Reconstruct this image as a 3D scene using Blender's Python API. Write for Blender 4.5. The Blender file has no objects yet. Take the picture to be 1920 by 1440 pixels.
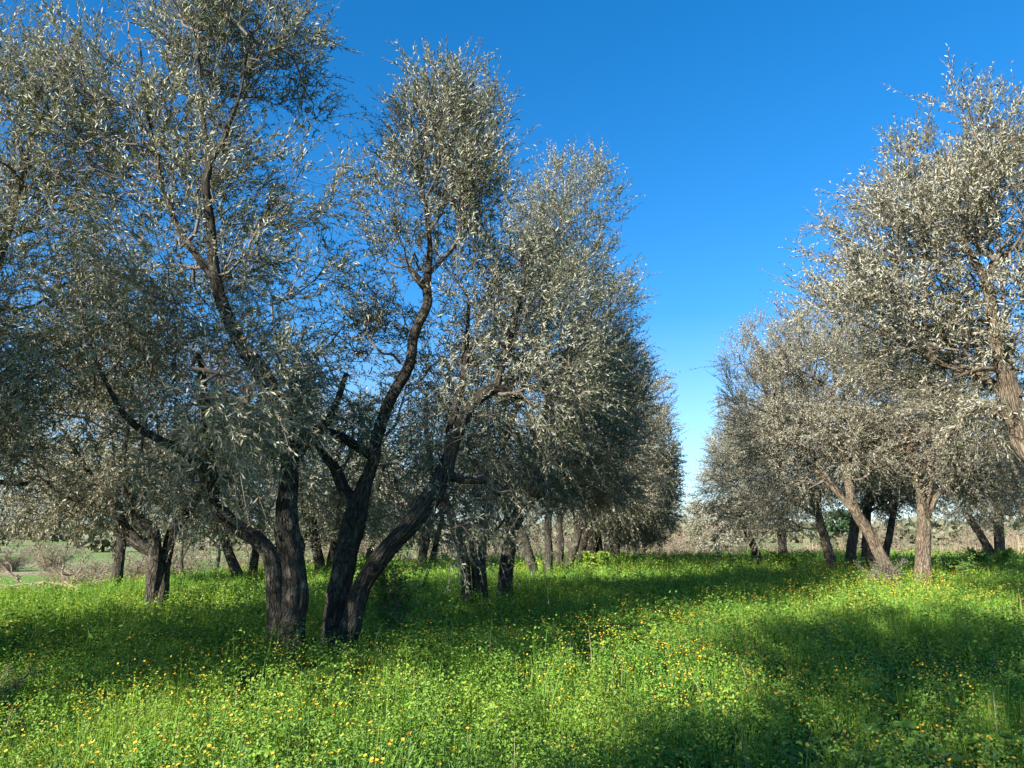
import bpy, math, numpy as np
from math import radians as R
from mathutils import Vector
sc = bpy.context.scene
C = sc.collection
rs = np.random.RandomState

# ------------------------------------------------------------------ camera
FPX = 1400.0
PITCH = math.atan(280 / FPX)
CAM = np.array([0.0, 0.0, 1.6])
def P(px, py, Y):
    """photo pixel -> world point on the vertical plane y = Y"""
    u = (px - 960) / FPX; v = (720 - py) / FPX
    ca, sa = math.cos(PITCH), math.sin(PITCH)
    dy = ca - v * sa; dz = sa + v * ca
    t = Y / dy
    return np.array([u * t, Y, 1.6 + dz * t])

cam = bpy.data.cameras.new('camera'); co = bpy.data.objects.new('camera', cam)
C.objects.link(co); sc.camera = co
co.location = CAM; co.rotation_euler = (R(90) + PITCH, 0, 0)
cam.sensor_width = 36; cam.lens = 36 * FPX / 1920; cam.clip_start = 0.05; cam.clip_end = 6000

# ------------------------------------------------------------------ light
SUN_AZ = R(42)      # behind the camera, towards its left
SUN_EL = R(27.5)
sdir = np.array([-math.sin(SUN_AZ) * math.cos(SUN_EL), -math.cos(SUN_AZ) * math.cos(SUN_EL), math.sin(SUN_EL)])
sl = bpy.data.lights.new('sun', 'SUN'); sl.energy = 5.0; sl.angle = R(0.53); sl.color = (1, .93, .81)
so = bpy.data.objects.new('sun', sl); C.objects.link(so)
so.rotation_euler = Vector(sdir).to_track_quat('Z', 'Y').to_euler()
w = bpy.data.worlds.new('World'); sc.world = w; w.use_nodes = True
nt = w.node_tree; bg = nt.nodes['Background']
sky = nt.nodes.new('ShaderNodeTexSky'); sky.sky_type = 'NISHITA'; sky.sun_disc = False
sky.sun_elevation = SUN_EL; sky.sun_rotation = math.atan2(sdir[0], sdir[1])
sky.altitude = 0; sky.air_density = 1.0; sky.dust_density = 0.2; sky.ozone_density = 4.0
hs = nt.nodes.new('ShaderNodeHueSaturation'); hs.inputs['Saturation'].default_value = 1.3
hs.inputs['Hue'].default_value = 0.499
nt.links.new(sky.outputs[0], hs.inputs['Color']); 
tcs = nt.nodes.new('ShaderNodeTexCoord'); sx = nt.nodes.new('ShaderNodeSeparateXYZ'); nt.links.new(tcs.outputs['Generated'], sx.inputs[0])
skr = nt.nodes.new('ShaderNodeValToRGB'); nt.links.new(sx.outputs[2], skr.inputs[0])
skr.color_ramp.elements[0].position = 0.0; skr.color_ramp.elements[0].color = (.42, .47, .56, 1)
skr.color_ramp.elements[1].position = .30; skr.color_ramp.elements[1].color = (.93, 1, 1.0, 1)
sat_ = nt.nodes.new('ShaderNodeMapRange'); nt.links.new(sx.outputs[2], sat_.inputs[0]); sat_.inputs[1].default_value = .0; sat_.inputs[2].default_value = .28; sat_.inputs[3].default_value = .9; sat_.inputs[4].default_value = 1.32; nt.links.new(sat_.outputs[0], hs.inputs['Saturation'])
e2_ = skr.color_ramp.elements.new(.75); e2_.color = (1.0, 1.0, 1.0, 1)
skr.color_ramp.elements[1].color = (.80, .86, .90, 1)
e_ = skr.color_ramp.elements.new(.10); e_.color = (.62, .72, .82, 1)
mm_ = nt.nodes.new('ShaderNodeMix'); mm_.data_type = 'RGBA'; mm_.blend_type = 'MULTIPLY'; mm_.inputs[0].default_value = 1
nt.links.new(hs.outputs[0], mm_.inputs[6]); nt.links.new(skr.outputs[0], mm_.inputs[7]); nt.links.new(mm_.outputs[2], bg.inputs['Color'])
bg.inputs['Strength'].default_value = 0.088
sc.view_settings.view_transform = 'Standard'; sc.view_settings.look = 'None'
sc.view_settings.exposure = 1.56; sc.view_settings.gamma = 1
sc.cycles.max_bounces = 6; sc.cycles.diffuse_bounces = 3; sc.cycles.transmission_bounces = 4; sc.cycles.glossy_bounces = 2
sc.cycles.use_adaptive_sampling = True

# ------------------------------------------------------------------ noise
def _h(i, j, k, s):
    n = (i * 374761393 + j * 668265263 + k * 2147483647 + s * 974634777) & 0xffffffff
    n = ((n ^ (n >> 13)) * 1274126177) & 0xffffffff
    n = ((n ^ (n >> 16)) * 2246822519) & 0xffffffff
    return ((n ^ (n >> 15)) & 0xffffff) / 16777215.0
def vnoise(p, s=0):
    p = np.asarray(p, float)
    f = np.floor(p).astype(np.int64); t = p - f; t = t * t * (3 - 2 * t)
    r = 0
    for a in (0, 1):
        for b in (0, 1):
            for c in (0, 1):
                wgt = (t[..., 0] if a else 1 - t[..., 0]) * (t[..., 1] if b else 1 - t[..., 1]) * (t[..., 2] if c else 1 - t[..., 2])
                r = r + wgt * _h(f[..., 0] + a, f[..., 1] + b, f[..., 2] + c, s)
    return r
def fnoise(p, s=0, o=3):
    p = np.asarray(p, float); r = 0; a = 0; w_ = 1.0
    for k in range(o):
        r = r + w_ * vnoise(p * 2 ** k + 17.3 * k, s + k); a += w_; w_ *= .5
    return r / a
def n2(x, y, sc_, s=0, o=3):
    return fnoise(np.stack([np.asarray(x) * sc_, np.asarray(y) * sc_, np.zeros_like(np.asarray(x) * 1.0) + .5], -1), s, o)
def sstep(a, b, x):
    t = np.clip((np.asarray(x, float) - a) / (b - a), 0, 1); return t * t * (3 - 2 * t)

# ------------------------------------------------------------------ terrain
def beyond(x, y):
    """metres past the edge of the grove's terrace"""
    left = -(x + 10.6 - .17 * (y - 12))
    far = y - (37 + .12 * x + 2.0 * np.sin(x * .21))
    return np.maximum(left * .95, far)
def ground(x, y):
    x = np.asarray(x, float); y = np.asarray(y, float)
    z = .26 * sstep(4, 15, y) + .10 * sstep(15, 34, y) + .14 * sstep(4, 13, x) * sstep(8, 20, y)
    near = 1 - sstep(60, 120, np.hypot(x, y))
    z = z + near * ((n2(x, y, .23, 3) - .5) * .26 + (n2(x, y, .75, 5, 2) - .5) * .17)
    z = z + .12 * np.exp(-((x + 2.3) / 1.5) ** 2 - ((y - 7.5) / .9) ** 2) + .20 * np.exp(-((x + .5) / 1.6) ** 2 - ((y - 7.9) / 1.0) ** 2) - .10 * np.exp(-((x + .8) / 2.5) ** 2 - ((y - 10.6) / 1.2) ** 2) + .16 * np.exp(-((x - 2.2) / 1.3) ** 2 - ((y - 9.4) / .8) ** 2)
    s = beyond(x, y)
    z = z - 2.0 * sstep(-.5, 9, s) - .5 * sstep(9, 60, s)
    z = z + (n2(x, y, .012, 9, 3) - .5) * 3.0 * sstep(90, 400, np.hypot(x, y))
    return z
def G(x, y): return float(ground(np.array([x]), np.array([y]))[0])

# ------------------------------------------------------------------ mesh helpers
def mesh_np(name, V, faces, mat, parent=None, smooth=False, uv=None):
    """faces: list of int arrays (n,k)"""
    me = bpy.data.meshes.new(name)
    V = np.ascontiguousarray(V, np.float32).reshape(-1, 3)
    me.vertices.add(len(V)); me.vertices.foreach_set('co', V.ravel())
    faces = [f for f in faces if len(f)]
    loops = np.concatenate([np.asarray(f, np.int32).ravel() for f in faces])
    cnt = np.concatenate([np.full(len(f), f.shape[1], np.int32) for f in faces])
    st = np.concatenate([[0], np.cumsum(cnt)[:-1]]).astype(np.int32)
    me.loops.add(len(loops)); me.loops.foreach_set('vertex_index', loops)
    me.polygons.add(len(cnt)); me.polygons.foreach_set('loop_start', st)
    if smooth: me.polygons.foreach_set('use_smooth', np.ones(len(cnt), bool))
    me.update(calc_edges=True)
    if uv is not None:
        ul = me.uv_layers.new(name='UVMap')
        ul.data.foreach_set('uv', np.asarray(uv, np.float32)[loops].ravel())
    me.materials.append(mat)
    o = bpy.data.objects.new(name, me); C.objects.link(o)
    if parent is not None: o.parent = parent
    return o
def thing(name, label, cat, loc, group=None):
    o = bpy.data.objects.new(name, None); C.objects.link(o)
    o.location = tuple(float(v) for v in loc); o.empty_display_size = .2
    o['label'] = label; o['category'] = cat
    if group: o['group'] = group
    return o
def norm(a): return a / np.maximum(np.linalg.norm(a, axis=-1, keepdims=True), 1e-9)
def perp(a, r=None):
    u = np.tile(np.array([0., 0., 1.]), (len(a), 1)); m = np.abs(a[:, 2]) > .9; u[m] = (1, 0, 0)
    return norm(np.cross(a, u))

class Bag:
    """collects geometry for one mesh"""
    def __init__(s): s.V = []; s.F = {}; s.n = 0
    def add(s, V, F):
        V = np.asarray(V, float).reshape(-1, 3); s.V.append(V)
        for f in (F if isinstance(F, list) else [F]):
            f = np.asarray(f); s.F.setdefault(f.shape[1], []).append(f + s.n)
        s.n += len(V)
    def build(s, name, mat, parent=None, off=None, smooth=False):
        V = np.concatenate(s.V)
        if off is not None: V = V - np.asarray(off)
        return mesh_np(name, V, [np.concatenate(f) for f in s.F.values()], mat, parent, smooth)

def segs(bag, A, B, ra, rb, sides=4):
    """a frustum for every pair of points"""
    A = np.asarray(A); B = np.asarray(B); n = len(A)
    if n == 0: return
    d = norm(B - A); u = perp(d); v = np.cross(d, u)
    th = np.arange(sides) * 2 * np.pi / sides
    ring = np.cos(th)[None, :, None] * u[:, None] + np.sin(th)[None, :, None] * v[:, None]
    VA = A[:, None] + ring * np.asarray(ra).reshape(-1, 1, 1); VB = B[:, None] + ring * np.asarray(rb).reshape(-1, 1, 1)
    V = np.concatenate([VA, VB], 1)
    k = np.arange(sides); k2 = (k + 1) % sides
    f = np.stack([k, k2, k2 + sides, k + sides], 1)
    F = (f[None] + (np.arange(n) * 2 * sides)[:, None, None]).reshape(-1, 4)
    bag.add(V.reshape(-1, 3), F)

# ------------------------------------------------------------------ materials
def mat(name):
    m = bpy.data.materials.new(name); m.use_nodes = True
    n = m.node_tree.nodes; l = m.node_tree.links
    b = n['Principled BSDF']; return m, n, l, b
def ramp(n, stops, interp='LINEAR'):
    r = n.new('ShaderNodeValToRGB'); cr = r.color_ramp; cr.interpolation = interp
    while len(cr.elements) > 1: cr.elements.remove(cr.elements[-1])
    cr.elements[0].position = stops[0][0]; cr.elements[0].color = (*stops[0][1], 1)
    for p, c in stops[1:]:
        e = cr.elements.new(p); e.color = (*c, 1)
    return r
def noise_node(n, l, src, scale, detail=3, rough=.5, dim='3D'):
    t = n.new('ShaderNodeTexNoise'); t.inputs['Scale'].default_value = scale
    t.inputs['Detail'].default_value = detail; t.inputs['Roughness'].default_value = rough
    if src is not None: l.new(src, t.inputs['Vector'])
    return t
def leafmat(name, top, back, dead=None, rough=.42, transl=.22, tcol=None, patch=None, pscale=.35, spec=.5):
    """top / back: colour stops picked per leaf; patch: second set of top colours mixed in by a world noise"""
    m, n, l, b = mat(name)
    geo = n.new('ShaderNodeNewGeometry')
    rt = ramp(n, top); rb = ramp(n, back)
    l.new(geo.outputs['Random Per Island'], rt.inputs[0]); l.new(geo.outputs['Random Per Island'], rb.inputs[0])
    topc = rt.outputs[0]
    if patch:
        rp = ramp(n, patch); l.new(geo.outputs['Random Per Island'], rp.inputs[0])
        nz = noise_node(n, l, geo.outputs['Position'], pscale, 2)
        mr = n.new('ShaderNodeMapRange'); mr.inputs[1].default_value = .40; mr.inputs[2].default_value = .56
        l.new(nz.outputs[0], mr.inputs[0])
        mx = n.new('ShaderNodeMix'); mx.data_type = 'RGBA'
        l.new(mr.outputs[0], mx.inputs[0]); l.new(rt.outputs[0], mx.inputs[6]); l.new(rp.outputs[0], mx.inputs[7])
        topc = mx.outputs[2]
    mix = n.new('ShaderNodeMix'); mix.data_type = 'RGBA'
    l.new(geo.outputs['Backfacing'], mix.inputs[0]); l.new(topc, mix.inputs[6]); l.new(rb.outputs[0], mix.inputs[7])
    l.new(mix.outputs[2], b.inputs['Base Color']); b.inputs['Roughness'].default_value = rough
    b.inputs['Specular IOR Level'].default_value = spec
    tr = n.new('ShaderNodeBsdfTranslucent')
    if tcol:
        mm = n.new('ShaderNodeMix'); mm.data_type = 'RGBA'; mm.blend_type = 'MULTIPLY'; mm.inputs[0].default_value = 1
        l.new(topc, mm.inputs[6]); mm.inputs[7].default_value = (*tcol, 1); l.new(mm.outputs[2], tr.inputs['Color'])
    else: l.new(topc, tr.inputs['Color'])
    ms = n.new('ShaderNodeMixShader'); ms.inputs[0].default_value = transl
    l.new(b.outputs[0], ms.inputs[1]); l.new(tr.outputs[0], ms.inputs[2])
    l.new(ms.outputs[0], n['Material Output'].inputs['Surface'])
    return m

M_leaf = leafmat('olive_leaf',
    [(0, (.07, .088, .052)), (.45, (.133, .155, .085)), (.8, (.20, .217, .13)), (.95, (.26, .25, .16)), (1, (.22, .15, .08))],
    [(0, (.245, .25, .19)), (.6, (.34, .345, .265)), (1, (.46, .46, .37))], transl=.25, tcol=(1.3, 1.3, .7), rough=.45, spec=.36)
M_leaf_dry = leafmat('olive_leaf_sunbleached',
    [(0, (.11, .12, .062)), (.45, (.182, .184, .106)), (.8, (.255, .243, .15)), (1, (.30, .24, .14))],
    [(0, (.28, .275, .21)), (.6, (.375, .365, .28)), (1, (.48, .465, .375))], transl=.25, tcol=(1.3, 1.25, .7), rough=.45, spec=.36)
M_dead = leafmat('dead_leaf', [(0, (.11, .055, .025)), (.5, (.19, .105, .055)), (1, (.27, .17, .09))],
                 [(0, (.16, .10, .06)), (1, (.29, .20, .13))], transl=.1)
M_grass = leafmat('grass_blade', [(0, (.028, .10, .008)), (.5, (.080, .21, .014)), (.85, (.165, .31, .022)), (1, (.40, .38, .12))],
                  [(0, (.07, .19, .02)), (1, (.17, .33, .05))], transl=.30, tcol=(1.2, 1.2, .4), rough=.5, spec=.22,
                  patch=[(0, (.085, .18, .014)), (.5, (.23, .34, .026)), (1, (.46, .52, .07))], pscale=.45)
M_herb = leafmat('herb_leaf', [(0, (.06, .16, .02)), (.5, (.12, .26, .035)), (1, (.22, .38, .075))],
                 [(0, (.11, .22, .025)), (1, (.24, .36, .06))], transl=.26, tcol=(1.2, 1.2, .4), rough=.55, spec=.2,
                 patch=[(0, (.16, .23, .03)), (.5, (.40, .48, .07)), (1, (.60, .64, .17))], pscale=.5)
M_broad = leafmat('broad_weed_leaf', [(0, (.05, .13, .015)), (.6, (.09, .20, .03)), (1, (.16, .29, .05))],
                  [(0, (.10, .20, .04)), (1, (.18, .3, .08))], transl=.32, rough=.6, spec=.15)
M_petal = leafmat('orange_petal', [(0, (.85, .30, .015)), (.5, (.90, .42, .015)), (1, (.92, .60, .02))],
                  [(0, (.75, .32, .02)), (1, (.85, .5, .03))], transl=.25, rough=.55)
M_petal_far = leafmat('yellow_petal', [(0, (.88, .44, .015)), (.35, (.92, .62, .015)), (1, (.92, .76, .03))],
                  [(0, (.75, .35, .02)), (1, (.85, .6, .03))], transl=.25, rough=.55)
M_pine = leafmat('pine_needles', [(0, (.02, .05, .02)), (1, (.06, .10, .04))], [(0, (.02, .05, .02)), (1, (.06, .10, .04))], transl=.05)
M_scrub = leafmat('scrub_twig_leaf', [(0, (.11, .09, .055)), (.5, (.19, .16, .10)), (.8, (.15, .16, .075)), (1, (.26, .22, .15))],
                  [(0, (.2, .16, .1)), (1, (.36, .31, .22))], transl=.12, rough=.8)
M_reed = leafmat('dry_reed', [(0, (.24, .18, .11)), (1, (.40, .32, .21))], [(0, (.24, .18, .11)), (1, (.40, .32, .21))], transl=.2, rough=.8)
M_wood = leafmat('far_wood_foliage', [(0, (.05, .07, .03)), (.6, (.11, .12, .06)), (1, (.19, .17, .10))],
                 [(0, (.08, .09, .05)), (1, (.19, .18, .11))], transl=.05, rough=.8)

def simple(name, col, rough=.8):
    m, n, l, b = mat(name); b.inputs['Base Color'].default_value = (*col, 1); b.inputs['Roughness'].default_value = rough
    nz = noise_node(n, l, None, 30, 3); r = ramp(n, [(.3, tuple(c * .7 for c in col)), (.7, tuple(min(1, c * 1.3) for c in col))])
    l.new(nz.outputs[0], r.inputs[0]); l.new(r.outputs[0], b.inputs['Base Color']); return m
M_centre = simple('flower_disc', (.45, .16, .02))
M_stem = simple('green_stem', (.10, .20, .04))
M_twig = simple('olive_twig', (.12, .10, .08), .75)
M_scrubwood = simple('scrub_wood', (.24, .18, .13), .85)
M_pinebark = simple('pine_bark', (.12, .08, .06), .9)

def barkmat(name, dark, mid, light, lichen=True):
    m, n, l, b = mat(name)
    uv = n.new('ShaderNodeUVMap'); uv.uv_map = 'UVMap'
    mp = n.new('ShaderNodeMapping'); mp.inputs['Scale'].default_value = (1, .13, 1); l.new(uv.outputs[0], mp.inputs['Vector'])
    geo = n.new('ShaderNodeNewGeometry')
    big = noise_node(n, l, geo.outputs['Position'], 3.0, 4, .6)
    # fissures: stretched, warped along the trunk
    warp = n.new('ShaderNodeVectorMath'); warp.operation = 'MULTIPLY_ADD'
    nzw = noise_node(n, l, geo.outputs['Position'], 6, 2)
    warp.inputs[1].default_value = (.05, .03, 0); l.new(nzw.outputs['Color'], warp.inputs[0]); l.new(mp.outputs[0], warp.inputs[2])
    fis = noise_node(n, l, warp.outputs[0], 46, 7, .75)
    vor = n.new('ShaderNodeTexVoronoi'); vor.feature = 'DISTANCE_TO_EDGE'; vor.inputs['Scale'].default_value = 42
    l.new(warp.outputs[0], vor.inputs['Vector'])
    vm = n.new('ShaderNodeMapRange'); vm.inputs[1].default_value = 0; vm.inputs[2].default_value = .16; l.new(vor.outputs[0], vm.inputs[0])
    r = ramp(n, [(.28, dark), (.5, mid), (.72, light)]); l.new(fis.outputs[0], r.inputs[0])
    c1 = n.new('ShaderNodeMix'); c1.data_type = 'RGBA'; c1.blend_type = 'MULTIPLY'; c1.inputs[0].default_value = .65
    l.new(r.outputs[0], c1.inputs[6]); l.new(vm.outputs[0], c1.inputs[7])
    rb2 = ramp(n, [(.38, (.62, .58, .54)), (.6, (1.0, 1.0, 1.0))]); l.new(big.outputs[0], rb2.inputs[0])
    c2 = n.new('ShaderNodeMix'); c2.data_type = 'RGBA'; c2.blend_type = 'MULTIPLY'; c2.inputs[0].default_value = 1
    l.new(c1.outputs[2], c2.inputs[6]); l.new(rb2.outputs[0], c2.inputs[7]); col = c2.outputs[2]
    if lichen:
        ln = noise_node(n, l, geo.outputs['Position'], 5.5, 5, .7)
        lr = ramp(n, [(.57, (0, 0, 0)), (.66, (1, 1, 1))]); l.new(ln.outputs[0], lr.inputs[0])
        lm = n.new('ShaderNodeMath'); lm.operation = 'MULTIPLY'; lm.inputs[1].default_value = .6; l.new(lr.outputs[0], lm.inputs[0])
        c3 = n.new('ShaderNodeMix'); c3.data_type = 'RGBA'; l.new(lm.outputs[0], c3.inputs[0])
        l.new(col, c3.inputs[6]); c3.inputs[7].default_value = (.24, .235, .17, 1); col = c3.outputs[2]
    l.new(col, b.inputs['Base Color']); b.inputs['Roughness'].default_value = .85; b.inputs['Specular IOR Level'].default_value = .25
    ad = n.new('ShaderNodeMath'); ad.operation = 'MULTIPLY_ADD'; l.new(vm.outputs[0], ad.inputs[0]); ad.inputs[1].default_value = .35; l.new(fis.outputs[0], ad.inputs[2])
    bp = n.new('ShaderNodeBump'); bp.inputs['Strength'].default_value = 1.0; bp.inputs['Distance'].default_value = .05
    l.new(ad.outputs[0], bp.inputs['Height']); l.new(bp.outputs[0], b.inputs['Normal'])
    return m
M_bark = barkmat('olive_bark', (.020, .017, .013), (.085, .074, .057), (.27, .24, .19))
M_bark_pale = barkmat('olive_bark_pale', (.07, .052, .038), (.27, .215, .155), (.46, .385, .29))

# ------------------------------------------------------------------ ground sheet
def sheet():
    a = np.sinh(np.linspace(-1, 1, 341) * 6.2) ; a = a / a.max()
    xs = a * 2600; ys = a * 2600
    k = np.linspace(-1, 1, 341)
    xs = np.sign(k) * (np.abs(k) * 55 + 2545 * np.abs(k) ** 7); ys = xs + 16
    X, Y = np.meshgrid(xs, ys)
    Z = ground(X, Y)
    V = np.stack([X, Y, Z], -1).reshape(-1, 3); n = len(xs)
    i, j = np.meshgrid(np.arange(n - 1), np.arange(n - 1)); q = (j * n + i).ravel()
    F = np.stack([q, q + 1, q + n + 1, q + n], 1)
    m, nn, l, b = mat('ground_soil_and_turf')
    geo = nn.new('ShaderNodeNewGeometry')
    fine = noise_node(nn, l, geo.outputs['Position'], 9, 6, .7)
    fr = ramp(nn, [(.3, (.018, .03, .008)), (.5, (.04, .085, .014)), (.68, (.075, .15, .022)), (.8, (.10, .09, .04))])
    l.new(fine.outputs[0], fr.inputs[0])
    # field beyond the terrace: bands of new green crop and straw coloured fallow
    mp = nn.new('ShaderNodeMapping'); mp.inputs['Scale'].default_value = (.25, 1, 1); l.new(geo.outputs['Position'], mp.inputs['Vector'])
    fld = noise_node(nn, l, mp.outputs[0], .055, 5, .6)
    ff = ramp(nn, [(.42, (.14, .25, .05)), (.52, (.20, .24, .10)), (.6, (.32, .26, .17)), (.75, (.26, .22, .13))]); l.new(fld.outputs[0], ff.inputs[0])
    f2 = noise_node(nn, l, geo.outputs['Position'], 1.7, 5, .7)
    fr2 = ramp(nn, [(.3, (.6, .6, .6)), (.7, (1.1, 1.1, 1.1))]); l.new(f2.outputs[0], fr2.inputs[0])
    fm = nn.new('ShaderNodeMix'); fm.data_type = 'RGBA'; fm.blend_type = 'MULTIPLY'; fm.inputs[0].default_value = 1
    l.new(ff.outputs[0], fm.inputs[6]); l.new(fr2.outputs[0], fm.inputs[7])
    at = nn.new('ShaderNodeAttribute'); at.attribute_name = 'field'
    mx = nn.new('ShaderNodeMix'); mx.data_type = 'RGBA'
    l.new(at.outputs['Fac'], mx.inputs[0]); l.new(fr.outputs[0], mx.inputs[6]); l.new(fm.outputs[2], mx.inputs[7])
    l.new(mx.outputs[2], b.inputs['Base Color']); b.inputs['Roughness'].default_value = .95; b.inputs['Specular IOR Level'].default_value = .1
    bp = nn.new('ShaderNodeBump'); bp.inputs['Distance'].default_value = .05; l.new(fine.outputs[0], bp.inputs['Height']); l.new(bp.outputs[0], b.inputs['Normal'])
    o = mesh_np('ground', V, [F], m, smooth=True)
    a_ = o.data.attributes.new('field', 'FLOAT', 'POINT')
    a_.data.foreach_set('value', sstep(1.0, 6, beyond(X, Y)).astype(np.float32).ravel())
    o['kind'] = 'structure'
sheet()

# ------------------------------------------------------------------ trees
def catmull(pts, step):
    pts = np.asarray(pts, float); out = []
    n = len(pts); ext = np.vstack([2 * pts[0] - pts[1], pts, 2 * pts[-1] - pts[-2]])
    for i in range(n - 1):
        a, b, c, d = ext[i:i + 4]; k = max(2, int(np.linalg.norm((c - b)[:3]) / step))
        t = (np.arange(k) / k)[:, None]
        out.append(.5 * ((2 * b) + (-a + c) * t + (2 * a - 5 * b + 4 * c - d) * t ** 2 + (-a + 3 * b - 3 * c + d) * t ** 3))
    out.append(pts[-1:]); return np.vstack(out)
def limb_mesh(pts4, sides, step, seed, flare=0.0, gnarl=1.0):
    """swept gnarled tube. pts4: x y z r"""
    p = catmull(pts4, step); rg = rs(seed)
    r = np.maximum(p[:, 3] * .92, .006); c = p[:, :3].copy(); n = len(c)
    d = norm(np.gradient(c, axis=0)); s = np.concatenate([[0], np.cumsum(np.linalg.norm(np.diff(c, axis=0), axis=1))])
    # slight wander of the axis
    for k in range(3): c[:, k] += (fnoise(np.stack([s * 2.2, s * 0 + k * 9.1, s * 0 + seed], 1), seed) - .5) * r * .5 * (k < 2) * np.minimum(1, s / .3)
    u = np.zeros_like(c); x = np.cross(d[0], (0.3, 1, 0.1)); u[0] = x / np.linalg.norm(x)
    for i in range(1, n):
        v = u[i - 1] - d[i] * np.dot(u[i - 1], d[i]); u[i] = v / np.linalg.norm(v)
    v = np.cross(d, u)
    th = np.arange(sides) * 2 * np.pi / sides
    TH, S = np.meshgrid(th, s); Rr = np.repeat(r[:, None], sides, 1)
    ph = rg.rand(4) * 6.28; tw = .8
    q = np.stack([np.cos(TH + S * .35) * 1.5, np.sin(TH + S * .35) * 1.5, S * 1.1 + seed], -1)
    big = fnoise(q, seed, 3) - .5
    q2 = np.stack([np.cos(TH + S * .3) * 5.5, np.sin(TH + S * .3) * 5.5, S * 3.0 + seed], -1)
    fine = 1 - np.abs(fnoise(q2, seed + 3, 3) * 2 - 1) * 1.6
    lobe = np.sin(3 * TH + ph[0] + S * tw) * .5 + np.sin(5 * TH + ph[1] - S * .6) * .35
    amp = np.minimum(1, r / .12)[:, None] * gnarl
    Rr = Rr * (1 + amp * (.55 * big + .10 * lobe + .24 * (fine - .4)))
    if flare:
        fl = np.exp(-S / .22) * flare
        Rr = Rr * (1 + fl * (.55 + .45 * np.sin(4 * TH + ph[2]) + .3 * np.sin(7 * TH + ph[3])))
    V = c[:, None] + (np.cos(TH)[..., None] * u[:, None] + np.sin(TH)[..., None] * v[:, None]) * Rr[..., None]
    V = np.concatenate([V.reshape(-1, 3), c[-1:] + d[-1:] * r[-1] * .4])
    uvx = np.abs(((TH / np.pi) % 2) - 1) * np.pi * np.mean(r)          # mirrored so that there is no seam
    uv = np.stack([uvx + seed * .37, S], -1).reshape(-1, 2); uv = np.vstack([uv, uv[-1:]])
    i = np.arange(n - 1)[:, None] * sides; k = np.arange(sides)[None]; k2 = (k + 1) % sides
    F = np.stack([i + k, i + k2, i + k2 + sides, i + k + sides], -1).reshape(-1, 4)
    cap = np.stack([(n - 1) * sides + np.arange(sides), (n - 1) * sides + (np.arange(sides) + 1) % sides, np.full(sides, n * sides)], 1)
    return V, [F, cap], uv

def add_leaves(bag, p0, T, L, K, ll, lw, rg, fold=True, droop=.25, spread=(22, 58), tgrow=.12):
    """leaves in opposite pairs along S curved shoots; returns the shoot curve points"""
    S = len(p0); K2 = K // 2
    side = perp(T); side2 = np.cross(T, side); phi = rg.rand(S) * 6.28
    dr = np.zeros((S, 3)); dr[:, 2] = -droop * rg.uniform(.2, 1.6, S)
    dr += rg.normal(0, .12, (S, 3))
    def curve(t):  # t (S,m)
        return p0[:, None] + T[:, None] * (L[:, None] * t)[..., None] + dr[:, None] * (L[:, None] * t ** 2)[..., None]
    t = (np.arange(K2)[None] + .4 + rg.uniform(-.25, .25, (S, K2))) / K2 * (1 - tgrow) + tgrow
    pos = curve(t); tan = norm(T[:, None] + dr[:, None] * (2 * t)[..., None])
    ang = phi[:, None] + (np.arange(K2)[None] % 2) * (np.pi / 2) + rg.normal(0, .35, (S, K2))
    pv = side[:, None] * np.cos(ang)[..., None] + side2[:, None] * np.sin(ang)[..., None]
    out_p = []; out_ax = []; out_n = []; out_s = []
    for sg in (1, -1):
        sp = np.radians(rg.uniform(spread[0], spread[1], (S, K2)))[..., None]
        ax = norm(tan * np.cos(sp) + sg * pv * np.sin(sp) + rg.normal(0, .14, (S, K2, 3)))
        nn = norm(tan - ax * np.sum(tan * ax, -1, keepdims=True) + rg.normal(0, .38, (S, K2, 3)))
        nn = norm(nn - ax * np.sum(nn * ax, -1, keepdims=True))
        out_p.append(pos); out_ax.append(ax); out_n.append(nn); out_s.append(rg.uniform(.65, 1.15, (S, K2)) * (1 - .35 * t ** 3))
    p = np.concatenate([a.reshape(-1, 3) for a in out_p]); ax = np.concatenate([a.reshape(-1, 3) for a in out_ax])
    nn = np.concatenate([a.reshape(-1, 3) for a in out_n]); s = np.concatenate([a.ravel() for a in out_s])[:, None]
    keep = rg.rand(len(p)) < .93; p, ax, nn, s = p[keep], ax[keep], nn[keep], s[keep]
    leafgeo(bag, p, ax, nn, ll * s, lw * s, fold)
    tt = np.linspace(0, 1, 4)[None].repeat(S, 0); return curve(tt)
def leafgeo(bag, p, ax, nn, l, w_, fold):
    b = np.cross(nn, ax); n = len(p)
    if fold:
        up = nn * w_ * .22; cv = -nn * l * .07
        V = np.stack([p, p + ax * l * .33 + b * w_ * .5 + up, p + ax * l * .68 + b * w_ * .42 + up + cv * .5, p + ax * l + cv,
                      p + ax * l * .68 - b * w_ * .42 + up + cv * .5, p + ax * l * .33 - b * w_ * .5 + up], 1)
        f = np.array([[0, 1, 2, 3], [0, 3, 4, 5]]); m = 6
    else:
        V = np.stack([p, p + ax * l * .5 + b * w_ * .55, p + ax * l, p + ax * l * .5 - b * w_ * .55], 1)
        f = np.array([[0, 1, 2, 3]]); m = 4
    bag.add(V.reshape(-1, 3), (f[None] + (np.arange(n) * m)[:, None, None]).reshape(-1, 4))

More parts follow.
